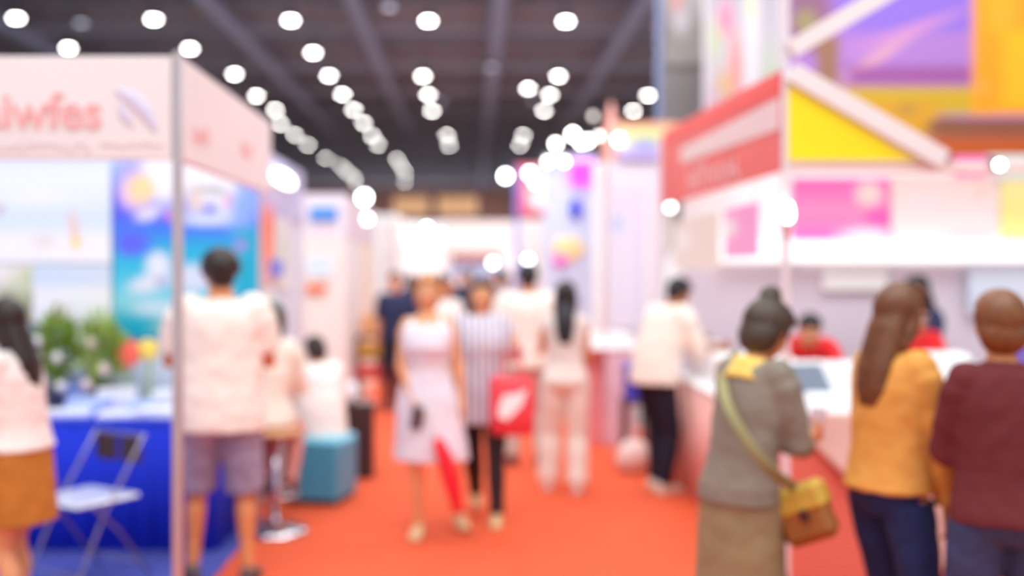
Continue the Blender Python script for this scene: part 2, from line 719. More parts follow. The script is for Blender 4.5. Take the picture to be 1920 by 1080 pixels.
    if hair == 'short':
        hm.ball(hc + Rh @ Vector((0, -.05, -.03)), (.070, .058, .062), Rh)
    elif hair == 'bob':
        hm.ball(hc + Rh @ Vector((0, -.045, -.035)), (.090, .070, .085), Rh)
    elif hair == 'bun':
        hm.ball(hc + Rh @ Vector((0, -.045, -.035)), (.082 * hairvol, .066 * hairvol, .082 * hairvol), Rh)
        hm.ball(hc + Rh @ Vector((0, -.075, .125)), (.048, .048, .055), Rh)
        hm.tube([hc + Rh @ Vector((0, -.06, .09)), hc + Rh @ Vector((0, -.07, .13))], [.05, .035], 12)
    elif hair == 'tail':
        hm.ball(hc + Rh @ Vector((0, -.04, -.02)), (.074, .064, .075), Rh)
        q0 = hc + Rh @ Vector((0, -.10, .04))
        hm.tube([q0, q0 + Vector((0, -.05, -.02)), q0 + Vector((0, -.06, -.12)), q0 + Vector((0, -.03, -hairlen))], [.028, .034, .034, .012], 12)
    elif hair == 'long':
        q0 = hc + Rh @ Vector((0, -.045, .03))
        q1 = hc + Rh @ Vector((0, -.062, -.06))
        b1, _, bf = spine(1.40)
        q2 = b1 - bf * .105 + X * hairside * .3
        q3 = q2 + Vector((hairside, (q2.y - q1.y) * .3, -max(.02, hairlen - .15)))
        hm.loft([(q0, X, Rh @ Vector((0, 1, 0)), .078, .058), (q1, X, Rh @ Vector((0, 1, 0)), .085, .058), (q1.lerp(q2, .6), X, bf, .088, .045),
                 (q2, X, bf, .086, .036), (q2.lerp(q3, .6), X, bf, .076, .032), (q3, X, bf, .045, .020)], 20)
        for sx in (-1, 1):
            hm.tube([hc + Rh @ Vector((sx * .075, -.01, .03)), hc + Rh @ Vector((sx * .083, -.012, -.05)), (hc + Rh @ Vector((sx * .08, -.03, -.13)))], [.022, .024, .018], 10)
    hm.build('hair', HAIRM[hairc], root, scale=s, voxel=.007 * detail)
    # top
    if top:
        tm = MB()
        ez = top.get('ease', .018)
        lo = top.get('len', .90)
        hem = top.get('hem', 0.0)
        rr = []
        zs = [z for z in (.60, .66, .72, .78, .84, .90, .96, 1.02, 1.08, 1.16, 1.24, 1.32, 1.38, 1.42, 1.455, 1.475) if z > lo + .02]
        zs = [lo] + zs
        def interp(z):
            if z <= rings0[2][0]:
                z0 = rings0[2]
                return z0[1], z0[2], z0[3]
            for i in range(len(rings0) - 1):
                if rings0[i][0] <= z <= rings0[i + 1][0]:
                    t = (z - rings0[i][0]) / (rings0[i + 1][0] - rings0[i][0])
                    return tuple(rings0[i][k] * (1 - t) + rings0[i + 1][k] * t for k in (1, 2, 3))
            return rings0[-1][1:]
        flat = top.get('boxy', 0)
        for z in zs:
            a, b, y = interp(z)
            if flat and z < 1.33:
                a = a * (1 - flat) + .172 * build * flat
                b = b * (1 - flat) + .115 * build * flat
            fl = hem * max(0, (1.2 - z) / .4)
            e = ez if z < 1.43 else ez * .5
            rr.append(ring(z, a + e + fl, b + e + fl * .8, y))
        tm.loft(rr, 28)
        sl = top.get('sleeve', .55)
        if sl > 0:
            for sd, sx in (('R', 1), ('L', -1)):
                sh, el, wr, ua, fa = A[sd]
                th = (1.0 if sex == 'm' else .86)
                e2 = top.get('arm_ease', .018)
                full = [(sh + Vector((-sx * .035, 0, -.005)), .060), (sh + ua * .05, .058), (sh.lerp(el, .5), .050), (el, .046), (el.lerp(wr, .5), .042), (wr, .032)]
                ts = [0, .17, .5, 1, 1.5, 2]
                pts, rd = [], []
                for (p, r), tq in zip(full, ts):
                    if tq <= sl + .001:
                        pts.append(p); rd.append(r * th + e2)
                if sl < 2 and ts[len(pts) - 1] < sl:
                    i = len(pts)
                    t = (sl - ts[i - 1]) / (ts[i] - ts[i - 1])
                    pts.append(full[i - 1][0].lerp(full[i][0], t)); rd.append((full[i - 1][1] * (1 - t) + full[i][1] * t) * th + e2)
                tm.tube(pts, rd, 16, round_ends=False)
                tm.ball(sh + Vector((-sx * .02, 0, 0)), ((.058 * th + e2),) * 3)
        m = top['m']
        tm.build(top.get('name', 'shirt'), m, root, scale=s, voxel=.0085 * detail, fold=top.get('fold', .014))
    if bottom:
        pm = MB()
        kind = bottom['kind']
        ez = bottom.get('ease', .014)
        if kind in ('trousers', 'shorts'):
            pm.loft([ring(z, a + ez, b + ez, y) for z, a, b, y in ((.82, .10 * build, .085, 0), *[r for r in rings0 if .85 < r[0] < 1.0], (1.03, .145 * build, .1, 0))], 24)
            L = bottom.get('len', 2.0)
            wide = bottom.get('wide', 0.0)
            for sd in ('R', 'L'):
                hp, kn, ak, yaw = legs[sd]
                st = [(hp, .088), (hp.lerp(kn, .3), .086), (hp.lerp(kn, .65), .074), (kn, .060), (kn.lerp(ak, .35), .060), (kn.lerp(ak, .7), .050), (ak + Vector((0, 0, .0)), .046)]
                ts = [0, .3, .65, 1, 1.35, 1.7, 2]
                pts, rd = [], []
                for (p, r), tq in zip(st, ts):
                    if tq <= L + .001:
                        pts.append(p); rd.append(r + ez + wide * max(0, tq - .3))
                pm.tube(pts, rd, 18, round_ends=False)
        else:
            hemz = bottom['hem']
            w1 = bottom.get('w', .22)
            d1 = bottom.get('d', .16)
            z0 = bottom.get('waist', 1.10 if bottom.get('bodice') else 1.05)
            rr = []
            for k in range(9):
                t = k / 8
                z = z0 + (hemz - z0) * t
                if z > .92:
                    q = (z0 - z) / max(.01, z0 - .92)
                    a = (.125 * build) * (1 - q) + .180 * build * q + ez
                    b = .09 * (1 - q) + .125 * q + ez
                else:
                    q = (.92 - z) / (.92 - hemz)
                    a = (.180 * build + ez) * (1 - q) + w1 * q
                    b = (.125 + ez) * (1 - q) + d1 * q
                c, u, f = spine(z)
                sh_ = Vector(bottom.get('shift', (0, 0, 0))) * (q if z < .92 else 0)
                rr.append((c + sh_, X, f, a, b))
            pm.loft(list(reversed(rr)), 28)
            if bottom.get('bodice'):
                rr2 = []
                for z, a, b, y in rings0:
                    if .97 < z < 1.43:
                        rr2.append(ring(z, a * (1 if z < 1.38 else .92) + ez, b + ez, y))
                pm.loft(rr2, 28)
                for sx in (-1, 1):
                    pm.tube([sp + X * sx * .095 - sf * .055 - su * .03, sp + X * sx * .088 + su * .022, sp + X * sx * .095 + sf * .06 - su * .03], [.036, .030, .036], 12)
        pm.build(bottom.get('name', kind), bottom['m'], root, scale=s, voxel=.0085 * detail, fold=bottom.get('fold', .012))
    if shoes:
        sm = mat('shoe_' + shoes.strip('#'), shoes, 0.5, var=.1, scale=20)
        for sd in ('R', 'L'):
            hp, kn, ak, yaw = legs[sd]
            yv = Vector((-math.sin(yaw), math.cos(yaw), 0))
            xv = Vector((math.cos(yaw), math.sin(yaw), 0))
            zb = ak.z - .08
            o = MB()
            c0 = Vector((ak.x, ak.y, 0))
            prof = [(-.075, .022, .035), (-.06, .034, .048), (-.01, .036, .050), (.05, .040, .040), (.11, .045, .030), (.155, .040, .025), (.185, .020, .016)]
            o.loft([(c0 + yv * y + Vector((0, 0, zb + h_)), xv, Vector((0, 0, 1)), a, h_) for y, a, h_ in prof], 16)
            o.box(c0 + yv * .055 + Vector((0, 0, zb + .009)), (.078, .25, .016), rz=yaw, bev=.007)
            o.build('shoe', sm, root, smooth=True, scale=s)
    M = Matrix.Translation(Vector(loc)) @ Matrix.Rotation(rz, 4, 'Z')
    J = {}
    for sd in ('R', 'L'):
        J['hand' + sd] = M @ ((A[sd][2] + A[sd][4] * .09) * s)
        J['elbow' + sd] = M @ (A[sd][1] * s)
        J['wrist' + sd] = M @ (A[sd][2] * s)
        J['shoulder' + sd] = M @ (A[sd][0] * s)
    J['head'] = M @ (hc * s)
    J['M'] = M
    J['root'] = root
    J['spine'] = lambda z: M @ (spine(z)[0] * s)
    return J

# ================================================================== THE SETTING
FLOORM = mat('hall_concrete', '#8E8078', 0.7, var=.1, scale=1.5)
CEILM = mat('ceiling_dark_deck', '#8C8FA2', 0.9, var=.15, scale=.5)
BEAMM = mat('ceiling_beam_grey', '#A0A3B6', 0.8, var=.1, scale=2)
DUCTM = mat('duct_grey_steel', '#93A4CC', 0.5, var=.06, scale=2)
WALLM = mat('hall_wall_brown', '#A07068', 0.8, var=.1, scale=.3)
SIDEM = mat('hall_wall_grey', '#8A8790', 0.8, var=.1, scale=.3)
struct('floor', B(-42, 42, -3, 124, -.12, -.012), FLOORM)
struct('ceiling', B(-42, 42, 6, 124, 12.2, 12.5), CEILM)
struct('wall_back', B(-42, 42, 122, 122.4, 0, 12.2), WALLM)
struct('wall_left', B(-42.3, -42, 6, 124, 0, 12.2), SIDEM)
struct('wall_right', B(42, 42.3, 6, 124, 0, 12.2), SIDEM)
k = 1
for i in range(15):
    y = 20 + i * 7
    mb = MB()
    mb.box((0, y, 10.9), (83.8, .22, .22))
    mb.box((0, y, 12.0), (83.8, .22, .22))
    for j in range(-20, 20):
        mb.tube([(j * 2.1, y, 10.95), (j * 2.1 + 1.05, y, 11.95)], .05, 6, round_ends=False)
        mb.tube([(j * 2.1 + 1.05, y, 11.95), (j * 2.1 + 2.1, y, 10.95)], .05, 6, round_ends=False)
    struct('trim_%d' % k, mb, BEAMM)
    k += 1
for X, z, r, y0, y1 in ((-4.05, 10.8, .28, 12, 68), (-8.95, 10.8, .28, 12, 70), (-17.3, 10.8, .28, 12, 90), (5.85, 10.8, .28, 12, 70), (.95, 10.7, .30, 12, 118)):
    mb = MB()
    mb.tube([(X, y0, z), (X, (y0 + y1) / 2, z), (X, y1, z)], r, 16)
    o = struct('trim_%d' % k, mb, DUCTM, smooth=True)
    k += 1

# windows of the far end wall, lit warm from inside
WARM = mat('lit_gallery_glass', '#E0A468', .3, var=0, emit=.6)
for i, (px, wd) in enumerate(((771, 4.0), (858, 4.6))):
    p = at(px, 386, 121.8)
    w_ = struct('window_%d' % (i + 1), B(p.x - wd / 2, p.x + wd / 2, 121.75, 121.95, p.z - 1.0, p.z + 1.0, .05), WARM)
    fr = MB()
    for q in range(5):
        fr.box((p.x - wd / 2 + q * wd / 4, 121.7, p.z), (.12, .1, 2.1))
    fr.box((p.x, 121.7, p.z - 1.05), (wd + .2, .12, .12)); fr.box((p.x, 121.7, p.z + 1.05), (wd + .2, .12, .12))
    fr.build('window_frame', BEAMM, w_)

# ------------------------------------------------------------------ carpets
CARPET = mat('carpet_orange_red', '#E2592F', 0.95, var=.05, scale=3, bump=.4, bscale=260)
BLUEC = mat('carpet_blue', '#4A52A8', 0.95, var=.12, scale=2, bump=.4, bscale=200)
mb = MB()
mb.prism([(-6, .5), (8, .5), (8, 6.9), (1.75, 6.9), (1.75, 70), (-1.62, 70), (-1.62, 6.1), (-1.37, 5.9), (-1.37, 4.35), (-6, 4.35)], -.011, 0.0, axis='Z')
tag(mb.build('aisle_carpet', CARPET), 'orange-red carpet running down the aisle between the stands', 'carpet')
tag(B(-5.5, -1.375, 4.36, 7.1, -.011, .002).build('stand_carpet', BLUEC), 'blue carpet on the floor of the travel stand with the pale pink fascia', 'carpet')

# ------------------------------------------------------------------ hall lamps
HOUS = mat('lamp_housing', '#55555C', .5, .4, var=.05)


def lensm(name, st, col='#FFFFFF'):
    return mat(name, col, .3, var=0, emit=st)


L25 = lensm('lamp_lens_bright', 46, '#FFFDF8')
L25w = lensm('lamp_lens_soft', 20, '#F6F7FF')
L3 = lensm('lamp_lens_dim', 2.2, '#D8DCF4')
LZ = 9.6


def make_lamp():
    t = thing('high_bay_lamp', 'x', 'lamp', (0, 0, 0), 0, 'high bay lamps hanging under the dark ceiling')
    a = MB(); a.lathe((0, 0, 0), [(.165, -.02), (.20, .0), (.19, .05), (.12, .16), (.07, .2), (.07, .34), (.03, .36)], 20)
    a.build('housing', HOUS, t, smooth=True)
    b = MB(); b.lathe((0, 0, 0), [(.05, -.035), (.15, -.03), (.160, -.012), (.160, .004)], 20)
    b.build('lens', L25, t, smooth=True)
    c = MB(); c.tube([(0, 0, .34), (0, 0, 1.4), (0, 0, 2.6)], .012, 6, round_ends=False)
    c.build('rod', HOUS, t)
    return t


lamps = [(30, 33), (288, 35), (545, 37), (803, 38), (1061, 39), (128, 89), (356, 90), (587, 98), (440, 138), (617, 141), (793, 142), (1047, 142),
         (481, 179), (642, 176), (803, 177), (1031, 177), (516, 205), (663, 205), (810, 207), (1020, 207), (1215, 178), (1188, 207), (526, 232),
         (682, 230), (553, 252), (698, 254), (838, 253), (981, 253), (577, 271), (709, 271), (842, 272), (975, 272), (611, 296), (640, 311),
         (651, 322), (665, 332), (666, 341), (744, 298), (752, 311), (760, 322), (759, 341), (990, 165), (951, 300), (855, 343), (152, 42), (730, 12), (825, 190),
         (1000, 187), (921, 125)]
dim = {(951, 300), (855, 343), (152, 42), (730, 12), (825, 190), (1000, 187), (921, 125)}
proto = make_lamp()
ROWS = [[], [], [], [], []]
DIML = {(951, 300): 'faint grey lamp glow directly above the big spotlight beside the pink-edged sign', (855, 343): 'dim warm lamp low under the ceiling, just above the lit gallery windows',
        (152, 42): 'dim grey lamp between the first two bright lamps of the front rank', (730, 12): 'dim grey lamp at the top between the third and fourth front-rank lamps',
        (825, 190): 'dim grey lamp hidden just behind the short row over the aisle', (1000, 187): 'dim grey lamp just behind the row above the pink-signed stands', (921, 125): 'dim bluish lamp on the ceiling duct above the aisle centre'}
for i, (px, py) in enumerate(lamps):
    o = proto if i == 0 else copy_tree(proto)
    Y = (LZ - H0) * FPX / (510 - py)
    o.location = at(px, py, Y)
    if (px, py) in dim:
        o['label'] = DIML[(px, py)]
        o['group'] = 'faintly glowing lamps under the dark ceiling'
        for ch in o.children:
            if ch.name.startswith('lens'):
                ch.data = ch.data.copy()
                ch.data.materials[0] = L3
    else:
        rk = 0 if py < 45 else 1 if (px < 580 or (px < 670 and py > 290)) else 2 if px < 770 else 3 if px < 900 else 4
        ROWS[rk].append((o, px, py))
ROWL = ['big round white lamp, %s of the five-lamp front rank counted toward the red fascia', 'white hall lamp, %s from the near end of the row above the pale pink stand',
        'white hall lamp, %s from the near end of the long middle row of lamps', 'white hall lamp, %s from the near end of the row over the aisle centre',
        'white hall lamp, %s from the near end of the row above the pink sign']
ROWG = ['front rank of five hall lamps', 'long lamp row above the pale pink stand', 'long middle lamp row', 'lamp row over the aisle centre', 'lamp row above the pink-signed stands']
ORDL = ['first', 'second', 'third', 'fourth', 'fifth', 'sixth', 'seventh', 'eighth', 'ninth', 'tenth', 'eleventh', 'twelfth', 'thirteenth', 'fourteenth', 'fifteenth', 'sixteenth', 'seventeenth', 'eighteenth']
for rk, lst in enumerate(ROWS):
    lst.sort(key=lambda q: q[1] if rk == 0 else q[2])
    for q, (o, px, py) in enumerate(lst):
        o['label'] = ROWL[rk] % ORDL[q]
        o['group'] = ROWG[rk]

# ------------------------------------------------------------------ common stand materials
PINKW = mat('fascia_pale_pink', '#F3E8E7', .55, var=.02, scale=2)
WHITE = mat('panel_white', '#F2F0F1', .55, var=.03, scale=2)
LAV = mat('panel_lavender', '#E6DAE6', .55, var=.03, scale=2)
CREAM = mat('panel_cream', '#F3EADC', .55, var=.03, scale=2)
BLUEW = mat('panel_pale_blue', '#DDE8F8', .55, var=.03, scale=2)
ALU = mat('post_aluminium', '#C9BDC0', .35, .6, var=.03)
POSTW = mat('post_white', '#E6DCE0', .4, var=.03)
CHROME = mat('chrome', '#DADAE0', .12, 1.0, var=.03)
REDM = mat('fascia_red', '#F0343A', .5, var=.04)
REDTXT = mat('lettering_coral', '#F8B4B2', .5, var=.04)
GREYTXT = mat('lettering_pale_grey', '#EADADF', .5, var=.04)
LILAC = mat('logo_lilac', '#DCD4EC', .5, var=.04)
TEALM = mat('strip_teal', '#5FB5B0', .5, var=.04)


def stand(label, group=None):
    return thing('exhibition_stand', label, 'exhibition stand', group=group)


def spotlight(loc, aim, r=.05, st=40, label='small spotlight', group=None, mount=(0, .05, -.3), col='#FFFFFF'):
    t = thing('spotlight', label, 'spotlight', loc, 0, group)
    r, st = r * .6, st * 1.5
    a = Vector(aim).normalized()
    m = MB(); m.tube([-a * .13, -a * .02, Vector((0, 0, 0)) + a * .005], [r * .75, r * 1.15, r * 1.25], 16, round_ends=False)
    m.build('lamp_shade', HOUS, t, smooth=True)
    m = MB(); m.ball(a * .012, (r, r, r))
    m.build('bulb', lensm('spot_%d_%s' % (int(st * 10), col.strip('#')), st, col), t, smooth=True)
    mt = Vector(mount)
    m = MB(); m.tube([-a * .1, (-a * .1).lerp(mt, .5) + Vector((0, .01, 0)), mt], .012, 8)
    m.build('arm', HOUS, t, smooth=True)
    return t


# ================================================================== STAND A: travel stand with the pale pink fascia
st = stand('travel stand with pale pink fascia, coral lettering and holiday pictures on its back wall')
bpart(st, 'corner_post', ALU, -1.21, -1.172, 4.30, 4.338, 0, 2.52, .004)
bpart(st, 'post', ALU, -1.43, -1.40, 6.99, 7.03, 0, 2.5, .004)
bpart(st, 'post', ALU, -4.24, -4.20, 4.30, 4.34, 0, 2.5, .004)
f1 = bpart(st, 'fascia_board', PINKW, -4.2, -1.212, 4.30, 4.335, 2.085, 2.50, .003)
bpart(st, 'fascia_board', PINKW, -1.21, -1.172, 4.345, 6.22, 2.085, 2.50, .003)
text('lettering', 'oaiwfes', .20, REDTXT, (-1.79, 4.296, 2.275), 0, st)
marks(.60, .045, GREYTXT, (-1.83, 4.297, 2.145), 0, st, 16, 1)
marks(.28, .09, REDTXT, (-1.169, 4.62, 2.225), PI / 2, st, 4, 2)
marks(.28, .09, REDTXT, (-1.169, 5.55, 2.27), PI / 2, st, 4, 3)
mb = MB()
pts = [(-1.43, 4.296, 2.36), (-1.37, 4.296, 2.33), (-1.31, 4.296, 2.27), (-1.275, 4.296, 2.20)]
mb.tube([Vector(p) for p in pts], [.010, .028, .028, .006], 12, flat=.12, up=(0, 1, 0))
mb.tube([Vector((-1.42, 4.296, 2.31)), Vector((-1.40, 4.296, 2.26)), Vector((-1.37, 4.296, 2.22))], [.006, .02, .006], 12, flat=.12, up=(0, 1, 0))
mb.build('logo', LILAC, st, smooth=True)
marks(.26, .028, mat('lettering_pink_grey', '#F0D8D5', .5, var=.03), (-1.37, 4.297, 2.15), 0, st, 11, 4)
bpart(st, 'wall_panel', BLUEW, -4.2, -1.42, 7.02, 7.06, 0, 2.5, .003)
bpart(st, 'wall_panel', BLUEW, -4.24, -4.20, 4.35, 7.02, 0, 2.5, .003)

p = at(105, 490, 6.96)
o = art('holiday_poster', 0.76, 0.70, ['#FBFBFB', '#FAFAFA', '#D9EBFA', '#E6F2FD', '#EFF6FE', '#DCEBFB'],
        [('e', .35, .62, .5, .12, '#F2F7FE', .9), ('e', .68, .34, .05, .21, '#F0CDBB', .6, .15), ('e', .70, .19, .06, .07, '#FFDE7E', .5),
         ('e', .04, .50, .05, .06, '#C79A88', .7), ('e', .42, .20, .16, .10, '#F1E4DB', .9)], loc=(-2.745, 6.99, 1.69))
tag(o, 'wide beach poster with pale sky, white sand and one small standing bather', 'poster')
o = art('holiday_poster', 0.235, 0.38, ['#A79A72', '#9FA27B', '#DDE3C4', '#F3EFE4'],
        [('e', .30, .36, .28, .22, '#6A6450', .8), ('e', .85, .8, .3, .2, '#C8D6A0', .8), ('e', .1, .8, .3, .2, '#FBF3EC', .8)], loc=(-2.995, 6.99, 1.30))
tag(o, 'small green and brown landscape poster below the wide beach poster', 'poster')
o = art('holiday_poster', 0.51, 0.385, ['#F4F4F8', '#FAFAFC', '#FBFAFA', '#D6E6F8', '#D9E8F8'],
        [('e', .35, .22, .22, .14, '#F6DDD6', .9), ('e', .80, .10, .05, .16, '#C9CBE0', .8)], loc=(-2.62, 6.99, 1.295))
tag(o, 'small poster of white sand under pale blue sky, below the wide beach poster', 'poster')
# tall underwater picture (a generic sea scene of soft shapes)
p0 = at(212, 635, 6.98); p1 = at(484, 300, 6.98)
W_, H_ = p1.x - p0.x, p1.z - p0.z
o = art('sea_mural', W_, H_, ['#0FA8CC', '#14B4D4', '#8FDCE8', '#5CD0E8', '#2FC2E4', '#18B8DE', '#3F86F0', '#5A62F4', '#6A70F6', '#8FB4FC', '#BBD0FE'],
        [('e', .13, .53, .18, .10, '#5F66F6', .6), ('e', .85, .86, .22, .30, '#9CBCFC', .5), ('e', .18, .90, .2, .16, '#B5B0F4', .6),
         ('e', .36, .95, .22, .26, '#FDFDFE', .5), ('e', .62, .90, .26, .16, '#FBFBFE', .5), ('e', .78, .84, .12, .20, '#F6F8FE', .5),
         ('e', .15, .82, .14, .13, '#F4CFE2', .5), ('e', .20, .84, .12, .10, '#FFE2A6', .5), ('e', .24, .70, .12, .05, '#E6E2F0', .5, .3),
         ('e', .40, .69, .045, .035, '#FF8FC8', .6), ('e', .66, .83, .19, .035, '#7F8C8F', .9, -.1), ('e', .57, .76, .09, .13, '#EBD9D0', .6), ('e', .66, .79, .07, .05, '#F3F5FC', .7),
         ('e', .79, .77, .035, .045, '#FF7AA8', .6), ('e', .65, .665, .26, .045, '#DDEBFA', .6), ('e', .55, .70, .20, .03, '#B9C8F6', .8),
         ('r', .84, .0, 1.0, .62, '#10B2D2', .8), ('e', .90, .74, .14, .16, '#8FB4FC', .8),
         ('e', .31, .41, .11, .10, '#E8F0FA', .5), ('e', .25, .31, .20, .07, '#E4ECF8', .6, .25), ('e', .33, .32, .06, .035, '#A9A3D0', .8),
         ('e', .55, .34, .20, .10, '#D9E6F8', .5), ('e', .30, .17, .22, .06, '#C9E8F4', .6), ('e', .55, .12, .30, .07, '#BFE6F0', .7),
         ('e', .42, .06, .22, .05, '#9FCBAA', .8), ('e', .88, .52, .06, .05, '#A88AE0', .7)], loc=((p0.x + p1.x) / 2, 6.985, p0.z))
tag(o, 'tall mural of blue and turquoise sea with pale cloud shapes', 'mural')

# table with blue skirt
BLUES = stripe_mat('skirt_royal_blue', '#0826BC', '#1036E0', 5.0)
tb = thing('skirted_table', 'long table under a royal blue pleated skirt in the travel stand', 'table', (-2.75, 6.55, 0))
mb = MB()
n = 120
top_, bot = [], []
x0, x1, yf, yb = -4.1, -1.50, 6.25, 6.88
for i in range(n + 1):
    x = x0 + (x1 - x0) * i / n
    a = .014 * math.sin(i * 1.1) + .006 * math.sin(i * 2.7)
    top_.append((x, yf + a * .3, .74)); bot.append((x, yf - .02 + a, .008))
for i in range(13):
    y = yf + (yb - yf) * (i + 1) / 13
    a = .012 * math.sin(i * 1.3)
    top_.append((x1 + a * .3, y, .74)); bot.append((x1 + .01 + a, y, .008))
m_ = len(top_)
mid = [tuple(.5 * (a[k] + b[k]) for k in range(3)) for a, b in zip(top_, bot)]
mb.add(top_ + mid + bot, [(i, i + 1, m_ + i + 1, m_ + i) for i in range(m_ - 1)] + [(m_ + i, m_ + i + 1, 2 * m_ + i + 1, 2 * m_ + i) for i in range(m_ - 1)])
sk = mb.build('skirt', BLUES, None, smooth=True)
sd_ = sk.modifiers.new('thick', 'SOLIDIFY'); sd_.thickness = .004
sk.parent = tb; sk.location = -tb.location
bpart(tb, 'tabletop', mat('tabletop_blue_cloth', '#2A44D0', .7, var=.05), x0, x1 + .005, yf - .01, yb, .74, .765, .006)
for lx in (-3.95, -1.62):
    for ly in (6.32, 6.80):
        m = MB(); m.tube([(lx, ly, .02), (lx, ly, .4), (lx, ly, .72)], .018, 10)
        m.build('leg', CHROME, tb, world=False).location = -tb.location

PAPER = mat('paper_white', '#F2F2FA', .6, var=.03)
PAPERB = mat('paper_pale_blue', '#BFCFF8', .6, var=.06)
BROC = mat('brochure_sky_print', '#8FA8F0', .5, var=.3, scale=16)
paper_labels = ['fanned white leaflets on the blue table beside the striding woman in the mustard skirt', 'stack of pale blue brochures on the blue table behind the folding chair',
                'slanted white brochure on the blue table in front of the red flower', 'open white catalogue lying at the front edge of the blue table', 'thick pile of white price lists on the blue table beside the tall man',
                'pale blue folder lying behind the open catalogue on the blue table', 'short stack of white forms at the end of the blue table', 'slanted blue-printed booklet at the back of the blue table']
for i, (px, Y, w1, d1, h1, rz, mm) in enumerate(((130, 6.45, .26, .22, .03, .2, PAPER), (175, 6.62, .24, .22, .09, -.2, PAPERB), (222, 6.70, .22, .18, .14, .1, PAPER), (235, 6.40, .30, .21, .025, .15, PAPER),
                                                (302, 6.42, .26, .22, .045, -.1, PAPER), (268, 6.66, .22, .2, .06, .3, PAPERB), (322, 6.72, .2, .2, .12, 0, PAPER), (150, 6.78, .2, .12, .16, .1, BROC))):
    c = at(px, 600, Y)
    mb = MB()
    nn = max(2, int(h1 / .012))
    for q in range(nn):
        mb.box((0, 0, h1 * (q + .5) / nn), (w1, d1, h1 / nn * .94), rz=.05 * math.sin(q * 2.1 + i), bev=.001)
    o = mb.build('brochure_stack', mm)
    o.location = (c.x, Y, .7655); o.rotation_euler = (0, 0, rz)
    tag(o, paper_labels[i], 'brochures')

# planter with foliage, flowers
LEAF = mat('leaf_green', '#8FAE40', .5, var=.35, scale=22)
LEAF2 = mat('leaf_olive', '#B0C868', .5, var=.35, scale=22)
POT = mat('planter_grey', '#6E6A66', .6, var=.1)


def leafy(mb, c, R, nl, ls, mi=0, flat=1.0):
    for _ in range(nl):
        d = Vector((random.gauss(0, 1), random.gauss(0, 1), random.gauss(0, .8))).normalized()
        p = Vector(c) + Vector((d.x * R[0], d.y * R[1], d.z * R[2])) * random.uniform(.45, 1)
        u = (d + Vector((random.uniform(-.6, .6), random.uniform(-.6, .6), random.uniform(-.2, .8)))).normalized()
        s_ = u.cross(Vector((random.random(), random.random(), random.random())).normalized()).normalized()
        L = ls * random.uniform(.7, 1.3)
        nrm = u.cross(s_) * (L * .12)
        mb.add([p, p + u * L * .4 + s_ * L * .24 + nrm, p + u * L, p + u * L * .4 - s_ * L * .24 + nrm, p + u * L * .5 - nrm * .4], [(0, 1, 4), (1, 2, 4), (2, 3, 4), (3, 0, 4)], mi)


for i, (px, py, lab, fm) in enumerate(((128, 640, 'bushy green pot plant with white blossom by the dark-haired woman in white', '#F4F0F0'),
                                   (192, 645, 'bushy green pot plant with pale pink blossom beside the red flowers', '#F0D8D8'))):
    c = at(px, py, 6.84)
    t = thing('potted_plant', lab, 'plant', (c.x - (.05 if i == 0 else -.02), 6.74, .766))
    m = MB(); m.lathe((0, 0, 0), [(.07, 0), (.09, .14), (.095, .15), (.08, .15), (.075, .13)], 20)
    m.build('pot', POT, t, smooth=True)
    m = MB(); leafy(m, (0, 0, .38), (.125, .09, .22), 300, .085)
    m.build('foliage', LEAF if i == 0 else LEAF2, t)
    m = MB()
    for q in range(12):
        m.tube([(0, 0, .1), (random.uniform(-.05, .05), random.uniform(-.04, .04), .3), (random.uniform(-.1, .1), random.uniform(-.07, .07), .52)], .004, 5, round_ends=False)
    m.build('stem', LEAF, t)
    fmat = mat('blossom_%d' % i, fm, .6, var=.05)
    for q, (fx, fz) in enumerate(((-.06, .43), (.05, .33), (-.07, .20), (.08, .15)) if i == 0 else ((-.02, .42), (.06, .26), (-.05, .16))):
        m = MB(); m.ball((fx, -.10, fz), (.036, .022, .034), fn=lambda d: 1 + .25 * math.cos(6 * math.atan2(d.z, d.x)))
        m.build('blossom', fmat, t, smooth=True)
for nm, px, py, r, c_, lab in (('paper_flower', 240, 662, .085, '#FF6E5E', 'big coral red paper flower standing on the blue table'),
                               ('paper_flower', 280, 655, .065, '#FFDD6A', 'yellow paper flower standing on the blue table beside the coral one')):
    c = at(px, py, 6.78)
    t = thing(nm, lab, 'flower', (c.x, 6.78, .766))
    h = c.z - .766
    m = MB(); m.tube([(0, 0, 0), (0, 0, h * .5), (0, 0, h)], .008, 8)
    m.lathe((0, 0, 0), [(.05, 0), (.05, .012), (.012, .02)], 16)
    m.build('stem', LEAF, t)
    m = MB()
    for q in range(11):
        a = q * 2.4
        m.ball((math.cos(a) * r * .55, -.01 - .003 * q, h + math.sin(a) * r * .55), (r * .52, r * .35, r * .52))
    m.ball((0, -.045, h), (r * .4, r * .3, r * .4))
    m.build('petals', mat('petal_' + c_.strip('#'), c_, .7, var=.12, scale=20), t, smooth=True)

# folding chair
TUBE = mat('tube_satin_steel', '#A49CB0', .3, .9, var=.03)


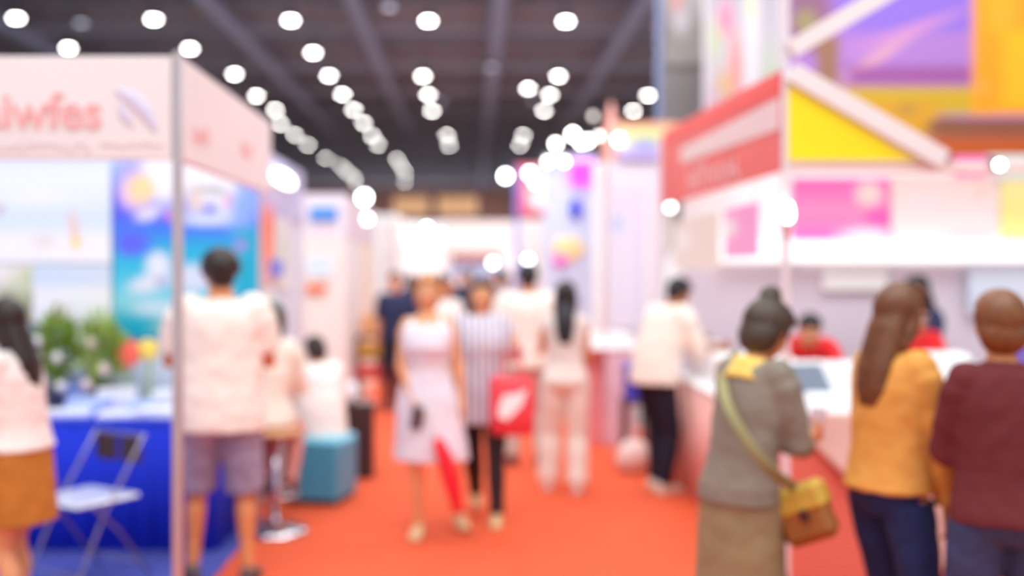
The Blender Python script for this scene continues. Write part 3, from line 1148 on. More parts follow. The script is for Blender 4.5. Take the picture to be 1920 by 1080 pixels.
def folding_chair(label, loc, rz):
    t = thing('folding_chair', label, 'chair', loc, rz)
    m = MB(); m.box((0, 0, .455), (.40, .40, .022), bev=.009)
    m.build('seat', mat('chair_seat_pale', '#F0F2F2', .18, .1, var=.05, coat=.5), t)
    BR = mat('chair_back_brown', '#3E2620', .5, var=.1)
    for sx in (-1, 1):
        m = MB(); m.box((sx * .10, .225, .68), (.17, .018, .14), bev=.008)
        m.build('backrest', BR, t)
        m = MB(); m.tube([(sx * .19, -.22, .01), (sx * .19, -.02, .40), (sx * .19, .12, .60), (sx * .19, .23, .76)], .0085, 10)
        m.build('frame', TUBE, t, smooth=True)
        m = MB(); m.tube([(sx * .205, .27, .01), (sx * .205, .05, .30), (sx * .205, -.10, .44)], .0085, 10)
        m.build('leg', TUBE, t, smooth=True)
    for y, z in ((-.17, .10), (.20, .10), (-.19, .45), (.235, .76)):
        m = MB(); m.tube([(-.195, y, z), (0, y, z), (.195, y, z)], .009, 8)
        m.build('crossbar', TUBE, t, smooth=True)
    return t


folding_chair('chrome folding chair with pale seat and brown backrest on the blue carpet', (-2.02, 5.55, .003), math.radians(-32))

# ottoman, case, bar stool
t = thing('cube_ottoman', 'teal blue upholstered cube seat standing on the orange-red carpet', 'ottoman', at(590, 0, 7.62) * 1, math.radians(-13))
t.location = (-1.07, 7.64, 0)
m = MB(); m.box((0, 0, .225), (.38, .42, .39), bev=.018)
m.build('body', mat('ottoman_teal', '#4CA6C8', .45, var=.06, scale=14), t)
m = MB(); m.box((0, 0, .435), (.385, .425, .05), bev=.022)
m.build('cushion', mat('ottoman_teal_top', '#6CC8E0', .35, var=.06, scale=14), t)
for sx in (-1, 1):
    for sy in (-1, 1):
        m = MB(); m.lathe((sx * .15, sy * .17, 0), [(.018, 0), (.022, .03)], 10)
        m.build('foot', HOUS, t)
t = thing('display_plinth', 'dark brown box plinth behind the teal cube seat', 'plinth', (-.915, 8.55, 0), .05)
m = MB(); m.box((0, 0, .29), (.26, .30, .56), bev=.008); m.build('body', mat('plinth_dark_brown', '#43292A', .5, var=.1), t)
m = MB(); m.box((0, 0, .58), (.275, .315, .022), bev=.005); m.build('top', mat('plinth_top', '#4E3434', .4, var=.1), t)
t = thing('paper_bag', 'small white paper bag sitting on the dark brown plinth', 'bag', (-.995, 8.5, .592))
m = MB(); m.loft([(Vector((0, 0, z)), Vector((1, 0, 0)), Vector((0, 1, 0)), a, b) for z, a, b in ((0, .06, .05), (.02, .085, .06), (.1, .09, .06), (.15, .07, .035), (.165, .05, .015))], 18)
m.build('bag_body', PAPER, t, smooth=True)
m = MB(); m.tube([(-.03, 0, .15), (-.02, 0, .20), (.02, 0, .20), (.03, 0, .15)], .004, 6); m.build('handle', PAPER, t)

t = thing('bar_stool', 'bar stool with round chrome base under the woman in cream', 'stool', (-1.23, 6.68, .001))
m = MB(); m.lathe((0, 0, 0), [(.205, 0), (.205, .012), (.17, .03), (.07, .05), (.03, .075)], 32); m.build('base', CHROME, t, smooth=True)
m = MB(); m.lathe((0, 0, 0), [(.026, .05), (.026, .35), (.018, .36), (.018, .60)], 16); m.build('column', CHROME, t, smooth=True)
m = MB(); m.ball((0, 0, .625), (.17, .17, .035)); m.build('seat', mat('stool_seat_tan', '#C79066', .5, var=.06), t, smooth=True)
m = MB(); m.tube([(0.02, 0, .30)] + [(.14 * math.cos(a), .14 * math.sin(a), .24) for a in (-1.2, -.6, 0, .6, 1.2)] + [(.02, 0, .301)], .009, 8); m.build('footrest', CHROME, t, smooth=True)

# ================================================================== STANDS B.. along the same side
st = stand('stand with blue-tinted fascia and an oval lamp, next behind the travel stand')
bpart(st, 'fascia_board', mat('fascia_blue_lilac', '#C2C4E8', .5, var=.12, scale=1.5), -1.52, -1.47, 7.5, 9.3, 2.05, 2.50, .003)
bpart(st, 'fascia_board', mat('fascia_blue_lilac', '#C2C4E8'), -4.2, -1.53, 7.45, 7.49, 2.05, 2.50, .003)
bpart(st, 'post', POSTW, -1.52, -1.48, 7.45, 7.49, 0, 2.5)
bpart(st, 'post', POSTW, -1.52, -1.48, 9.31, 9.35, 0, 2.5)
bpart(st, 'wall_panel', WHITE, -4.2, -1.53, 9.31, 9.35, 0, 2.5)
bpart(st, 'wall_panel', BLUEW, -1.515, -1.485, 8.15, 9.3, 0, 2.05, .002)
bpart(st, 'wall_panel', WHITE, -1.515, -1.485, 7.5, 8.12, 0, 2.05, .002)
art('printed_picture', .42, .6, ['#F6CACA', '#FF9C8A', '#FF8A66', '#D8B4E0'], [('e', .4, .75, .3, .2, '#FF7B40', .6)], st, loc=(-1.47, 7.70, 1.55), rz=PI / 2)
art('printed_picture', .55, .55, ['#EFF0F2', '#DDEBE4', '#E8E6EE'], [('e', .5, .6, .3, .3, '#CFE4DA', .8), ('e', .85, .6, .12, .4, '#F5DCC8', .8)], st, loc=(-1.475, 8.32, 1.50), rz=PI / 2)
art('printed_picture', .5, .12, '#8F98F0', [('r', .1, .2, .9, .8, '#7480F0', .5)], st, loc=(-1.455, 7.95, 1.60), rz=PI / 2)
art('printed_picture', .5, .22, ['#7FD0C8', '#CDEEE8'], [('r', .1, .2, .9, .5, '#4FB8B0', .5)], st, loc=(-1.46, 7.9, 1.20), rz=PI / 2)
t = thing('wall_lamp', 'oval white lamp glowing on the blue-tinted fascia', 'lamp', (-1.425, 8.10, 2.335))
m = MB(); m.ball((0, 0, 0), (.03, .46, .055)); m.build('lens', lensm('oval_lamp', 5, '#FFFFFF'), t, smooth=True)
m = MB(); m.box((-.035, 0, 0), (.03, .96, .12), bev=.01); m.build('back_plate', POSTW, t)

st = stand('white stand with a blue square sign on its header')
bpart(st, 'header', LAV, -2.3, -1.40, 11.9, 11.95, 2.0, 2.50, .003)
bpart(st, 'header', LAV, -1.44, -1.40, 11.96, 15.4, 2.0, 2.50, .003)
bpart(st, 'wall_panel', WHITE, -2.2, -1.9, 11.9, 11.94, 0, 2.0)
bpart(st, 'wall_panel', mat('panel_blush', '#F2E2DE', .5, var=.03), -1.88, -1.42, 11.9, 11.94, 0, 2.0)
bpart(st, 'wall_panel', WHITE, -1.435, -1.405, 11.96, 13.6, 0, 2.0)
bpart(st, 'wall_panel', CREAM, -1.435, -1.405, 13.62, 15.4, 0, 2.0)
p = at(607, 410, 11.88)
bpart(st, 'sign', mat('sign_blue', '#4C92E6', .5, var=.06), p.x - .15, p.x + .15, 11.86, 11.89, p.z - .02, p.z + .13, .003)
p = at(594, 550, 11.88)
bpart(st, 'sign', mat('sign_orange', '#F0744A', .5, var=.06), p.x - .12, p.x + .10, 11.86, 11.89, p.z, p.z + .09, .003)
p = at(600, 520, 11.88)
art('printed_picture', .30, .22, ['#EDF2F8', '#D2E4F6'], [('e', .5, .5, .3, .3, '#BAD6F4', .8)], st, loc=(p.x, 11.87, p.z), rz=0)

st = stand('white stand with a teal strip above its yellow and red goods')
bpart(st, 'wall_panel', WHITE, -2.4, -1.43, 17.0, 17.05, 0, 2.5)
bpart(st, 'wall_panel', WHITE, -1.43, -1.39, 16.4, 20.5, 1.12, 2.5)
bpart(st, 'trim_strip', TEALM, -1.44, -1.375, 16.3, 20.5, 1.06, 1.13)
bpart(st, 'counter_top', WHITE, -2.0, -1.38, 16.4, 20.2, .78, .82)
bpart(st, 'counter_front', mat('counter_brown', '#8A5A46', .6, var=.1), -1.98, -1.42, 16.5, 20.1, 0, .78)

# shelf rack of yellow boxes
rk = thing('goods_rack', 'low display rack with tiers beside the red carpet, holding yellow boxes', 'rack', (-1.17, 13.0, 0))
DKB = mat('rack_dark', '#5A3A34', .6, var=.1)
for z in (.38, .62, .86):
    bpart(rk, 'shelf', DKB if z > .4 else mat('rack_red', '#E4262C', .5, var=.05), -1.38, -.90, 12.8, 13.2, z - .03, z, .004)
for x in (-1.38, -.90):
    for y in (12.8, 13.2):
        bpart(rk, 'leg', DKB, x - .015, x + .015, y - .015, y + .015, 0, .86)
bpart(rk, 'front_panel', mat('rack_red', '#E4262C'), -1.38, -.90, 12.78, 12.80, .40, .50, .002)
YEL = mat('box_yellow', '#FFC53A', .5, var=.12, scale=20)
ORG = mat('box_peach', '#F2B06A', .5, var=.15, scale=20)
for i, (x, z, m_, lab) in enumerate(((-1.29, .62, YEL, 'yellow carton on the middle tier of the rack, at its end near the plinth'), (-1.14, .62, YEL, 'yellow carton in the centre of the middle tier of the rack'), (-.99, .62, YEL, 'yellow carton on the middle tier of the rack, at its end near the aisle'),
                                 (-1.27, .86, ORG, 'peach carton standing on the top tier of the rack near the plinth'), (-1.03, .86, ORG, 'peach carton standing on the top tier of the rack near the aisle'))):
    o = B(-.065, .065, -.09, .09, 0, .15 if z < .8 else .26, .006).build('goods_carton', m_)
    o.location = (x, 12.93, z + .001)
    tag(o, lab, 'carton')

# far stands, both sides and the end of the aisle
def far_stand(label, x0, x1, y0, y1, h, fz, mw, mf, text_=None):
    s_ = stand(label)
    bpart(s_, 'header', mf, x0, x1, y0, y0 + .06, fz, h, .004)
    bpart(s_, 'wall_panel', mw, x0, x1, y1 - .05, y1, 0, h)
    xi = x1 if x1 < 0 else x0
    bpart(s_, 'header', mf, xi - .05, xi, y0 + .06, y1 - .05, fz, h, .004) if x1 < 0 else bpart(s_, 'header', mf, xi, xi + .05, y0 + .06, y1 - .05, fz, h, .004)
    for x in (x0 + .03, x1 - .03):
        bpart(s_, 'post', POSTW, x - .03, x + .03, y0 + .0, y0 + .06, 0, fz)
    bpart(s_, 'counter', mw, x0 + .2, x1 - .2, y0 + .3, y0 + .8, 0, .95, .01)
    return s_


far_stand('white stand with dark gap behind the yellow goods rack', -4.2, -1.45, 20.8, 23.4, 2.75, 2.2, WHITE, WHITE)
far_stand('bright white stand under the cluster of spotlights', -5.5, -.62, 24.0, 30.0, 2.75, 1.5, WHITE, WHITE)
s_ = far_stand('long white fascia stand closing the far end of the aisle', -1.0, 2.4, 36, 41, 3.35, 2.35, WHITE, mat('fascia_warm_white', '#F4EEEA', .5, var=.02))
bpart(s_, 'sign', mat('sign_rust', '#A85A50', .5, var=.08), -.72, 1.0, 37.2, 37.3, 1.95, 2.3, .01)
bpart(s_, 'sign', mat('sign_slate_blue', '#9DB2DC', .5, var=.1), -.9, 1.1, 37.2, 37.3, 1.45, 1.93, .01)
s_ = far_stand('pale stand beyond the striped woman with coral sign', 2.6, 4.6, 30, 35, 2.9, 2.1, WHITE, LAV)

ORD = ['first', 'second', 'third', 'fourth', 'fifth', 'sixth', 'seventh', 'eighth', 'ninth', 'tenth', 'eleventh', 'twelfth', 'thirteenth', 'fourteenth', 'fifteenth', 'sixteenth', 'seventeenth', 'eighteenth', 'nineteenth', 'twentieth']
far_spots = sorted([(728, 432), (745, 440), (762, 446), (780, 440), (800, 428), (806, 448), (822, 458), (795, 462), (738, 428), (828, 440), (775, 458)])
for i, (px, py) in enumerate(far_spots):
    spotlight(at(px, py, 23.75), (.2, -1, -.25), .10, 16, 'white spotlight on the far bright stand, %s of the cluster counted toward the aisle' % ORD[i], 'spotlights on the far bright stand', mount=(0, .25, .02))
for px, py, Y, r, stg, lab, mt in ((683, 370, 14.5, .115, 14, 'large round white spotlight on top of the white stand with the blue square sign', (.04, .1, -.15)),
                               (689, 410, 14.0, .075, 8, 'soft white spotlight just below the large one, on the white stand header', (-.05, .1, .02)),
                               (948, 330, 14.0, .09, 16, 'large round white spotlight next to the pink-edged sign', (.14, .02, -.02)),
                               (924, 493, 35.8, .15, 9, 'small round lamp above the striped woman, on the fascia closing the aisle', (0, .22, .46)),
                               (990, 487, 13.85, .07, 9, 'cool white lamp directly above the head of the man in white', (0, .15, .02))):
    spotlight(at(px, py, Y), (0, -1, -.2), r, stg, lab, col='#F8FBFF' if px != 990 else '#DCEBFF', mount=mt)

# ================================================================== MIDDLE STANDS ACROSS THE AISLE
st = stand('white stand with a pink-bordered square sign raised above it')
bpart(st, 'wall_panel', mat('panel_warm_white', '#F6F1EE', .5, var=.02), .62, 1.22, 14.0, 14.05, 0, 2.32)
p0, p1 = at(967, 405, 13.98), at(1062, 308, 13.98)
art('sign', p1.x - p0.x, p1.z - p0.z, '#F2708C', [('e', .55, .5, .42, .55, '#FFFBFA', .4), ('r', 0, 0, 1, .12, '#EE6A84', .5), ('e', .1, .3, .12, .5, '#E4507E', .7)], st, loc=((p0.x + p1.x) / 2, 14.0, p0.z))
bpart(st, 'post', mat('post_blue_violet', '#7A86E0', .5, var=.05), .56, .61, 13.98, 14.05, 0, 3.0)
bpart(st, 'wall_panel', mat('panel_warm_white', '#F6F1EE'), 1.23, 1.27, 14.0, 16.5, 0, 2.4)

st = stand('pale blue stand with a glowing magenta square and a blue emblem')
bpart(st, 'wall_panel', mat('panel_ice_blue', '#CCD6F0', .5, var=.05), 0.88, 1.50, 13.0, 13.05, 1.0, 3.05)
bpart(st, 'wall_panel', WHITE, 1.50, 1.60, 12.2, 13.0, 0, 2.9)
bpart(st, 'wall_panel', CREAM, .98, 1.45, 12.95, 12.99, 0, 1.0)
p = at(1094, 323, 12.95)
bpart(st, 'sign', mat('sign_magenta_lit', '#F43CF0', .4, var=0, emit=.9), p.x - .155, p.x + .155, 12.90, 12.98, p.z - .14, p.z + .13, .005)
p = at(1080, 395, 12.95)
m = MB(); m.loft([(Vector((p.x, y_, p.z + .02)), Vector((1, 0, 0)), Vector((0, 0, 1)), .075 * q_, .145 * q_) for y_, q_ in ((12.99, 1.0), (12.96, 1.0), (12.945, .85))], 6)
m.build('emblem', mat('emblem_blue', '#2A30D8', .5, var=.05), st, world=False)
p = at(1066, 466, 12.95)
m = MB(); m.ball((p.x, 12.98, p.z), (.2, .03, .15)); m.build('emblem', mat('emblem_apricot', '#FBDDA2', .5, var=.05), st, smooth=True)
p = at(1050, 488, 12.95)
m = MB(); m.ball((p.x, 12.95, p.z), (.09, .03, .07)); m.build('emblem', mat('emblem_pink', '#FF6ED8', .5, var=.05), st, smooth=True)

st = stand('lavender panelled stand with printed columns, beside the man bending over the counter')
bpart(st, 'wall_panel', LAV, 1.40, 1.98, 11.0, 11.05, .75, 2.78)
bpart(st, 'wall_panel', WHITE, 1.27, 1.39, 11.2, 11.25, .75, 2.78)
art('printed_picture', .5, 1.5, ['#E4D8E4', '#E8DEE8', '#E2D4E4'], [('r', .08, .05, .30, .95, '#DCCFE2', .8), ('r', .42, .05, .62, .95, '#DACDE2', .8), ('r', .74, .1, .9, .9, '#E8D4DA', .8), ('e', .1, .72, .2, .08, '#B9C2E6', .8)], st, loc=(1.69, 10.98, 1.05))
art('header_picture', .62, .38, ['#B4A2E0', '#CDB8E0', '#C9D79A', '#E8C9A0', '#F2A47C'], [('e', .45, .35, .3, .25, '#9C98E0', .8), ('e', .5, .7, .4, .12, '#D4DE92', .8)], st, loc=(1.80, 10.95, 2.79))
m = MB(); m.lathe((1.50, 11.5, 2.6), [(.11, 0), (.12, .2), (.08, .55), (.03, .8), (.01, .86)], 20); m.build('finial', mat('finial_coral', '#F0A89A', .5, var=.08), st, smooth=True)
bpart(st, 'wall_panel', mat('panel_pink_tint', '#F6E2E4', .5, var=.03), 1.38, 1.62, 11.48, 11.52, 0, 2.6)
bpart(st, 'counter_front', mat('skirt_pink_lilac', '#EAC4D2', .7, var=.1, scale=3), 1.25, 1.52, 9.95, 10.6, 0, .90)
bpart(st, 'counter_front', mat('skirt_coral_pink', '#F0A0A4', .7, var=.1, scale=3), 1.10, 1.245, 10.2, 10.6, 0, .90)
bpart(st, 'counter_top', WHITE, 1.08, 1.56, 9.93, 10.65, .90, .93, .005)
for i, (x, y, w1, h1, lab) in enumerate(((1.17, 10.2, .13, .10, 'white box on the pink counter, the one nearest the aisle'), (1.36, 10.15, .16, .12, 'white box in the middle of the pink counter'), (1.49, 10.3, .1, .09, 'white box on the pink counter against the bending man'))):
    m = MB(); m.box((0, 0, h1 / 2), (w1, .16, h1), bev=.012); m.box((0, 0, h1 + .008), (w1 * .9, .14, .014), bev=.004)
    o = m.build('white_box', WHITE); o.location = (x, y, .931); tag(o, lab, 'box')
o = B(-.085, .085, -.14, .14, 0, .32, .012).build('storage_crate', mat('crate_blue', '#3E44C8', .5, var=.06)); o.location = (1.42, 9.3, .52)
tag(o, 'deep blue crate standing on the wooden stool behind the bending man', 'crate')
t = thing('side_stool', 'low wooden stool under the blue crate', 'stool', (1.42, 9.3, 0))
bpart(t, 'seat', DKB, 1.30, 1.54, 9.14, 9.46, .49, .519, .005)
for x in (1.33, 1.51):
    for y in (9.17, 9.43):
        bpart(t, 'leg', DKB, x - .015, x + .015, y - .015, y + .015, 0, .49)
# plump pale bag on the carpet
t = thing('shopping_bag', 'plump blush white shopping bag lying on the carpet beside the counter', 'bag', (1.33, 8.75, .0), .3)
m = MB(); m.loft([(Vector((0, 0, z)), Vector((1, 0, 0)), Vector((0, 1, 0)), a, b) for z, a, b in ((.0, .10, .08), (.03, .15, .11), (.12, .16, .12), (.20, .12, .08), (.25, .07, .03))], 20)
m.build('bag_body', mat('bag_blush', '#F4DAD2', .6, var=.08, scale=12), t, smooth=True)
m = MB(); m.tube([(-.05, 0, .23), (-.04, 0, .33), (.04, 0, .33), (.05, 0, .23)], .007, 8); m.build('handle', POSTW, t, smooth=True)

spl = [(1027, 303, 12.9, .06, 10, (0, .12, 0)), (1042, 270, 12.95, .07, 12, (0, .06, -.14)), (1058, 303, 12.85, .06, 10, (0, .15, .02)), 
       (1074, 252, 12.95, .08, 16, (0, .06, -.26)), (1090, 266, 12.95, .08, 14, (0, .06, -.17)), (1102, 264, 12.95, .07, 16, (0, .06, -.17)),
       (1112, 218, 12.95, .06, 1.2, (0, .06, -.47)), (1123, 255, 12.9, .06, 5, (0, .06, -.38)), (1160, 262, 10.95, .07, 14, (0, .07, -.22))]
for i, (px, py, Y, r, stg, mt) in enumerate(spl):
    spotlight(at(px, py, Y), (0, -1, -.2), r, stg, 'warm white spotlight by the magenta sign, %s of its cluster counted from the aisle' % ORD[i], 'spotlights clustered around the magenta sign', col='#FFF6EC', mount=mt)
for px, py, Y, r, stg, lab in ((993, 325, 13.85, .09, 10, 'white spotlight over the centre of the pink-bordered sign'), (1002, 342, 13.85, .07, 5, 'smaller white spotlight just under the one on the pink-bordered sign')):
    spotlight(at(px, py, Y), (0, -1, -.2), r, stg, lab, col='#FFF6EC', mount=(0, .15, .02))

# ================================================================== STAND R: red fascia stand
st = stand('corner stand with red fascia, white gable braces and pink posters')
bpart(st, 'corner_post', POSTW, 1.575, 1.61, 5.40, 5.435, 0, 3.6, .005)
bpart(st, 'post', POSTW, 1.545, 1.58, 8.8, 8.835, 0, 2.75, .005)
bpart(st, 'post', POSTW, 4.70, 4.74, 5.40, 5.435, 0, 2.2, .005)
# red fascia along the aisle
pr = [(5.44, 2.15), (8.8, 2.18), (8.8, 2.78), (5.44, 2.66)]
m = MB(); m.prism(pr, 1.572, 1.608, axis='X'); m.build('fascia_board', mat('fascia_red_coral', '#F2645E', .5, var=.10, scale=3), st)
m = MB(); m.prism([(5.45, 2.36), (8.0, 2.44), (8.0, 2.56), (5.45, 2.52)], 1.566, 1.573, axis='X'); m.build('fascia_band', mat('band_blush', '#F2D4D2', .5, var=.05), st)
m = MB(); m.prism([(5.45, 2.55), (8.7, 2.66), (8.7, 2.77), (5.45, 2.65)], 1.566, 1.573, axis='X'); m.build('fascia_band', mat('band_red', '#FF4038', .5, var=.05), st)
marks(1.5, .16, mat('lettering_white', '#F4D4D4', .5, var=.02), (1.569, 7.0, 2.28), -PI / 2, st, 9, 5)
# gable braces and yellow infill in the front plane
def brace(a, b, wid, yy, mm):
    d = Vector((b[0] - a[0], b[1] - a[1])).normalized()
    n_ = Vector((-d.y, d.x)) * wid / 2
    mb_ = MB(); mb_.prism([(a[0] - n_.x, a[1] - n_.y), (b[0] - n_.x, b[1] - n_.y), (b[0] + n_.x, b[1] + n_.y), (a[0] + n_.x, a[1] + n_.y)], yy, yy + .06)
    mb_.build('gable_brace', mm, st)
BRC = mat('brace_white', '#ECE0DF', .5, var=.02)
p = at(1484, 92, 5.38); q = at(1740, -60, 5.38); brace((p.x, p.z), (q.x, q.z), .088, 5.38, BRC)
p = at(1484, 135, 5.38); q = at(1770, 300, 5.38); brace((p.x, p.z), (q.x, q.z), .096, 5.36, BRC)
a, b, c = at(1478, 160, 5.4), at(1478, 301, 5.4), at(1722, 301, 5.4)
m = MB(); m.prism([(a.x, a.z), (b.x, b.z), (c.x, c.z)], 5.39, 5.42); m.build('gable_infill', mat('infill_yellow', '#FFE600', .5, var=.02), st)
a, b = at(1478, 303, 5.4), at(2050, 312, 5.4)
bpart(st, 'fascia_rail', mat('rail_blush', '#EFD2CC', .5, var=.03), a.x + .02, b.x, 5.40, 5.43, b.z - .03, a.z, .004)
# back wall
bpart(st, 'wall_panel', LAV, 1.66, 5.2, 8.40, 8.44, 0, 1.68)
bpart(st, 'wall_panel', WHITE, 1.66, 5.2, 8.40, 8.44, 1.69, 2.5)
BRW2 = mat('carton_bright_white', '#FFFFFF', .5, var=0)
bpart(st, 'light_box', mat('light_box_white', '#FFFFFF', .5, var=0, emit=.55), 1.95, 4.6, 8.22, 8.38, 1.70, 1.86, .01)
p0, p1 = at(1542, 545, 8.36), at(1662, 470, 8.36)
bpart(st, 'notice', BRW2, p0.x, p1.x, 8.34, 8.39, p0.z, p1.z - .0, .004)
p = at(1900, 640, 8.36)
bpart(st, 'wall_panel', mat('panel_violet', '#8A72D8', .5, var=.05), p.x - .10, p.x + .5, 8.33, 8.38, .9, 1.42)
p0, p1 = at(1890, 590, 8.3), at(1990, 465, 8.3)
bpart(st, 'wall_panel', BLUEW, p0.x - .3, p1.x, 8.31, 8.325, p0.z, p1.z)


def poster(px0, px1, py0, py1, Y, bgc, shapes, label):
    a, b = at(px0, py1, Y), at(px1, py0, Y)
    o = art('poster', b.x - a.x, b.z - a.z, bgc, shapes, loc=((a.x + b.x) / 2, Y, a.z))
    tag(o, label, 'poster')
    return o


poster(1486, 1668, 335, 448, 8.38, ['#FF5CAE', '#FF7DB4', '#FF8CBA', '#FF74B6', '#FF62B0'], [('e', .78, .75, .18, .26, '#F4CFC8', .5), ('e', .9, .35, .2, .2, '#FF5AAE', .4), ('e', .75, .05, .4, .2, '#FFD4DC', .7), ('r', .03, .8, .5, .95, '#FF6AB0', .5)],
       'hot pink poster on the back wall under the yellow triangle')
poster(1672, 1868, 330, 447, 8.38, ['#F9D2D2', '#F8DAD8', '#F6D6D2', '#F0CCC4'], [('e', .85, .75, .10, .14, '#E0C8BC', .7), ('r', .55, .03, .95, .12, '#FAC0C2', .6), ('e', .3, .5, .3, .3, '#F8D8D6', .8)],
       'pale blush poster between the hot pink and the yellow poster')
poster(1876, 1980, 338, 447, 8.38, ['#FBE48E', '#FBE08A', '#FCE69A'], [('e', .5, .5, .4, .4, '#FCE28C', .8)], 'soft yellow poster at the frame edge of the back wall')
poster(1790, 1850, 292, 330, 8.37, ['#FF9CCF', '#FF86C8'], [('e', .3, .4, .4, .4, '#FF6EC0', .6)], 'small pink card above the pale blush poster')
poster(1852, 1970, 290, 336, 8.37, ['#D8E8E2', '#DFECE8'], [('e', .1, .4, .15, .5, '#F6C8D8', .6)], 'small mint green card above the soft yellow poster')
# posters along the aisle side, behind the fascia
for i, (y0, y1, z0, z1, c1, lab) in enumerate(((5.95, 6.7, 1.72, 2.02, ['#FFB4E6', '#FFA6E0'], 'lilac pink card hanging under the red fascia'), (6.9, 8.4, 1.65, 2.02, ['#F8F0E6', '#F3E6DA'], 'cream card hanging under the red fascia, further down the aisle'))):
    o = art('hanging_card', y1 - y0, z1 - z0, c1, [('e', .2, .6, .3, .3, '#FFFFFF', .8)], loc=(1.595, (y0 + y1) / 2, z0), rz=-PI / 2)
    tag(o, lab, 'card')
    for yy in (y0 + .05, y1 - .05):
        m = MB(); m.tube([(1.595, yy, z1 - .01), (1.595, yy, (z1 + 2.2) / 2), (1.595, yy, 2.16)], .003, 6)
        mm = m.build('hanging_string', POSTW); mm.parent = o; mm.matrix_parent_inverse = Matrix.Translation(o.location) @ Matrix.Rotation(-PI / 2, 4, 'Z'); mm.matrix_parent_inverse = mm.matrix_parent_inverse.inverted()
# small stand wall beyond: white panel with brightness added as a faint glow and cream pillar
st2 = stand('cream pillared stand behind the bending man in the cream shirt')
bpart(st2, 'wall_panel', mat('panel_white_glow', '#FFFFFF', .5, var=.0, emit=.12), 2.02, 2.50, 11.6, 11.65, 0.0, 1.88)
bpart(st2, 'pillar', CREAM, 2.52, 2.66, 11.55, 11.69, 0, 2.7, .01)
bpart(st2, 'pillar', CREAM, 2.02, 2.16, 11.5, 11.6, 1.88, 2.45, .01)
bpart(st2, 'wall_panel', LAV, 2.68, 4.2, 11.6, 11.65, 0, 2.8)
spotlight((2.10, 11.3, 2.32), (0, -1, -.2), .06, 7, 'round white spotlight on the cream pillar', col='#FFFFFF', mount=(0, .21, 0))
# counters
LATT = lattice_mat('skirt_red_lattice', '#EA7E6C', '#D4604E', 14)
BEIGE = cloth('beige_blush', '#E2BDB2', .05)
ct = thing('demo_counter', 'demonstration counter with red lattice skirt and blush beige overlay in the corner stand', 'counter', (2.6, 5.9, 0))
bpart(ct, 'skirt', LATT, 1.62, 4.6, 5.62, 6.55, 0.002, .86, .004)
bpart(ct, 'top', WHITE, 1.60, 4.62, 5.60, 6.58, .86, .89, .006)
# overlay cloth with a diagonal edge
mb = MB()
N = 40
vs = []
for j in range(13):
    for i in range(N + 1):
        t_ = i / N
        x = 1.64 + (4.6 - 1.64) * t_
        zlow = max(.015, .86 - (x - 1.66) * 1.02) if x < 2.6 else .015
        z = .892 + (zlow - .892) * j / 12
        y = 5.592 - .018 * math.sin(i * 1.3 + j * .15) * (j / 12) - .012 * (j / 12)
        vs.append((x, y, z))
mb.add(vs, [(j * (N + 1) + i, j * (N + 1) + i + 1, (j + 1) * (N + 1) + i + 1, (j + 1) * (N + 1) + i) for j in range(12) for i in range(N)])
o = mb.build('overlay_cloth', BEIGE, None, smooth=True)
o.modifiers.new('thick', 'SOLIDIFY').thickness = .004
o.parent = ct; o.location = -ct.location
o['label'] = 'blush beige cloth hanging with a diagonal edge'

ct = thing('demo_counter', 'counter with dusty pink skirt running along the aisle under the red fascia', 'counter', (1.85, 8.0, 0))
DP = stripe_mat('skirt_dusty_pink', '#DE9C92', '#E8B4AC', 3.0, 'Y')
mb = MB()
top_, bot = [], []
for i in range(61):
    y = 9.7 - (9.7 - 6.86) * i / 60
    a = .02 * math.sin(i * .9)
    top_.append((1.60 + a * .3, y, .80)); bot.append((1.585 + a, y, .008))
for i in range(1, 15):
    x = 1.60 + .41 * i / 14
    a = .02 * math.sin(i * .9)
    top_.append((x, 6.86 + a * .3, .80)); bot.append((x, 6.85 + a, .008))
n_ = len(top_)
mb.add(top_ + bot, [(i, i + 1, n_ + i + 1, n_ + i) for i in range(n_ - 1)])
o = mb.build('skirt', DP, None, smooth=True); o.modifiers.new('thick', 'SOLIDIFY').thickness = .004
o.parent = ct; o.location = -ct.location
bpart(ct, 'top', WHITE, 1.59, 2.02, 6.85, 9.72, .80, .83, .006)
for lx in (1.66, 1.96):
    for ly in (6.92, 9.6):
        bpart(ct, 'leg', CHROME, lx - .015, lx + .015, ly - .015, ly + .015, 0, .8)

# goods on the counters
def goods(name, label, cat, x, y, z, s_, m_, rz=0, tilt=0, lid=True):
    mb_ = MB(); mb_.box((0, 0, s_[2] / 2), s_, bev=min(s_) * .12)
    if lid:
        mb_.box((0, 0, s_[2] * .86), (s_[0] * 1.03, s_[1] * 1.03, s_[2] * .12), bev=min(s_) * .05)
    o_ = mb_.build(name, m_)
    o_.location = (x, y, z); o_.rotation_euler = (tilt, 0, rz)
    return tag(o_, label, cat)


ZC = .891
BRW = mat('carton_bright_white', '#FFFFFF', .5, var=0)
goods('white_carton', 'white carton at the corner end of the demonstration counter, by the post', 'carton', 1.76, 6.30, ZC, (.20, .22, .26), BRW, .2)
goods('white_carton', 'long low white carton across the front of the demonstration counter', 'carton', 2.02, 5.85, ZC, (.34, .18, .07), BRW, -.1)
goods('white_carton', 'flat white carton at the back of the demonstration counter behind the tablet', 'carton', 2.20, 6.42, ZC, (.30, .18, .20), BRW, .15)
goods('white_carton', 'white carton on the demonstration counter between the mustard and maroon sweaters', 'carton', 2.62, 5.95, ZC, (.16, .16, .10), BRW, .3)
goods('white_carton', 'tall white carton on the demonstration counter beyond the maroon sweater', 'carton', 2.78, 6.35, ZC, (.30, .2, .26), BRW, 0)
goods('white_carton', 'small white carton on the demonstration counter beside the maroon elbow', 'carton', 2.48, 5.75, ZC, (.12, .12, .09), WHITE, .5)
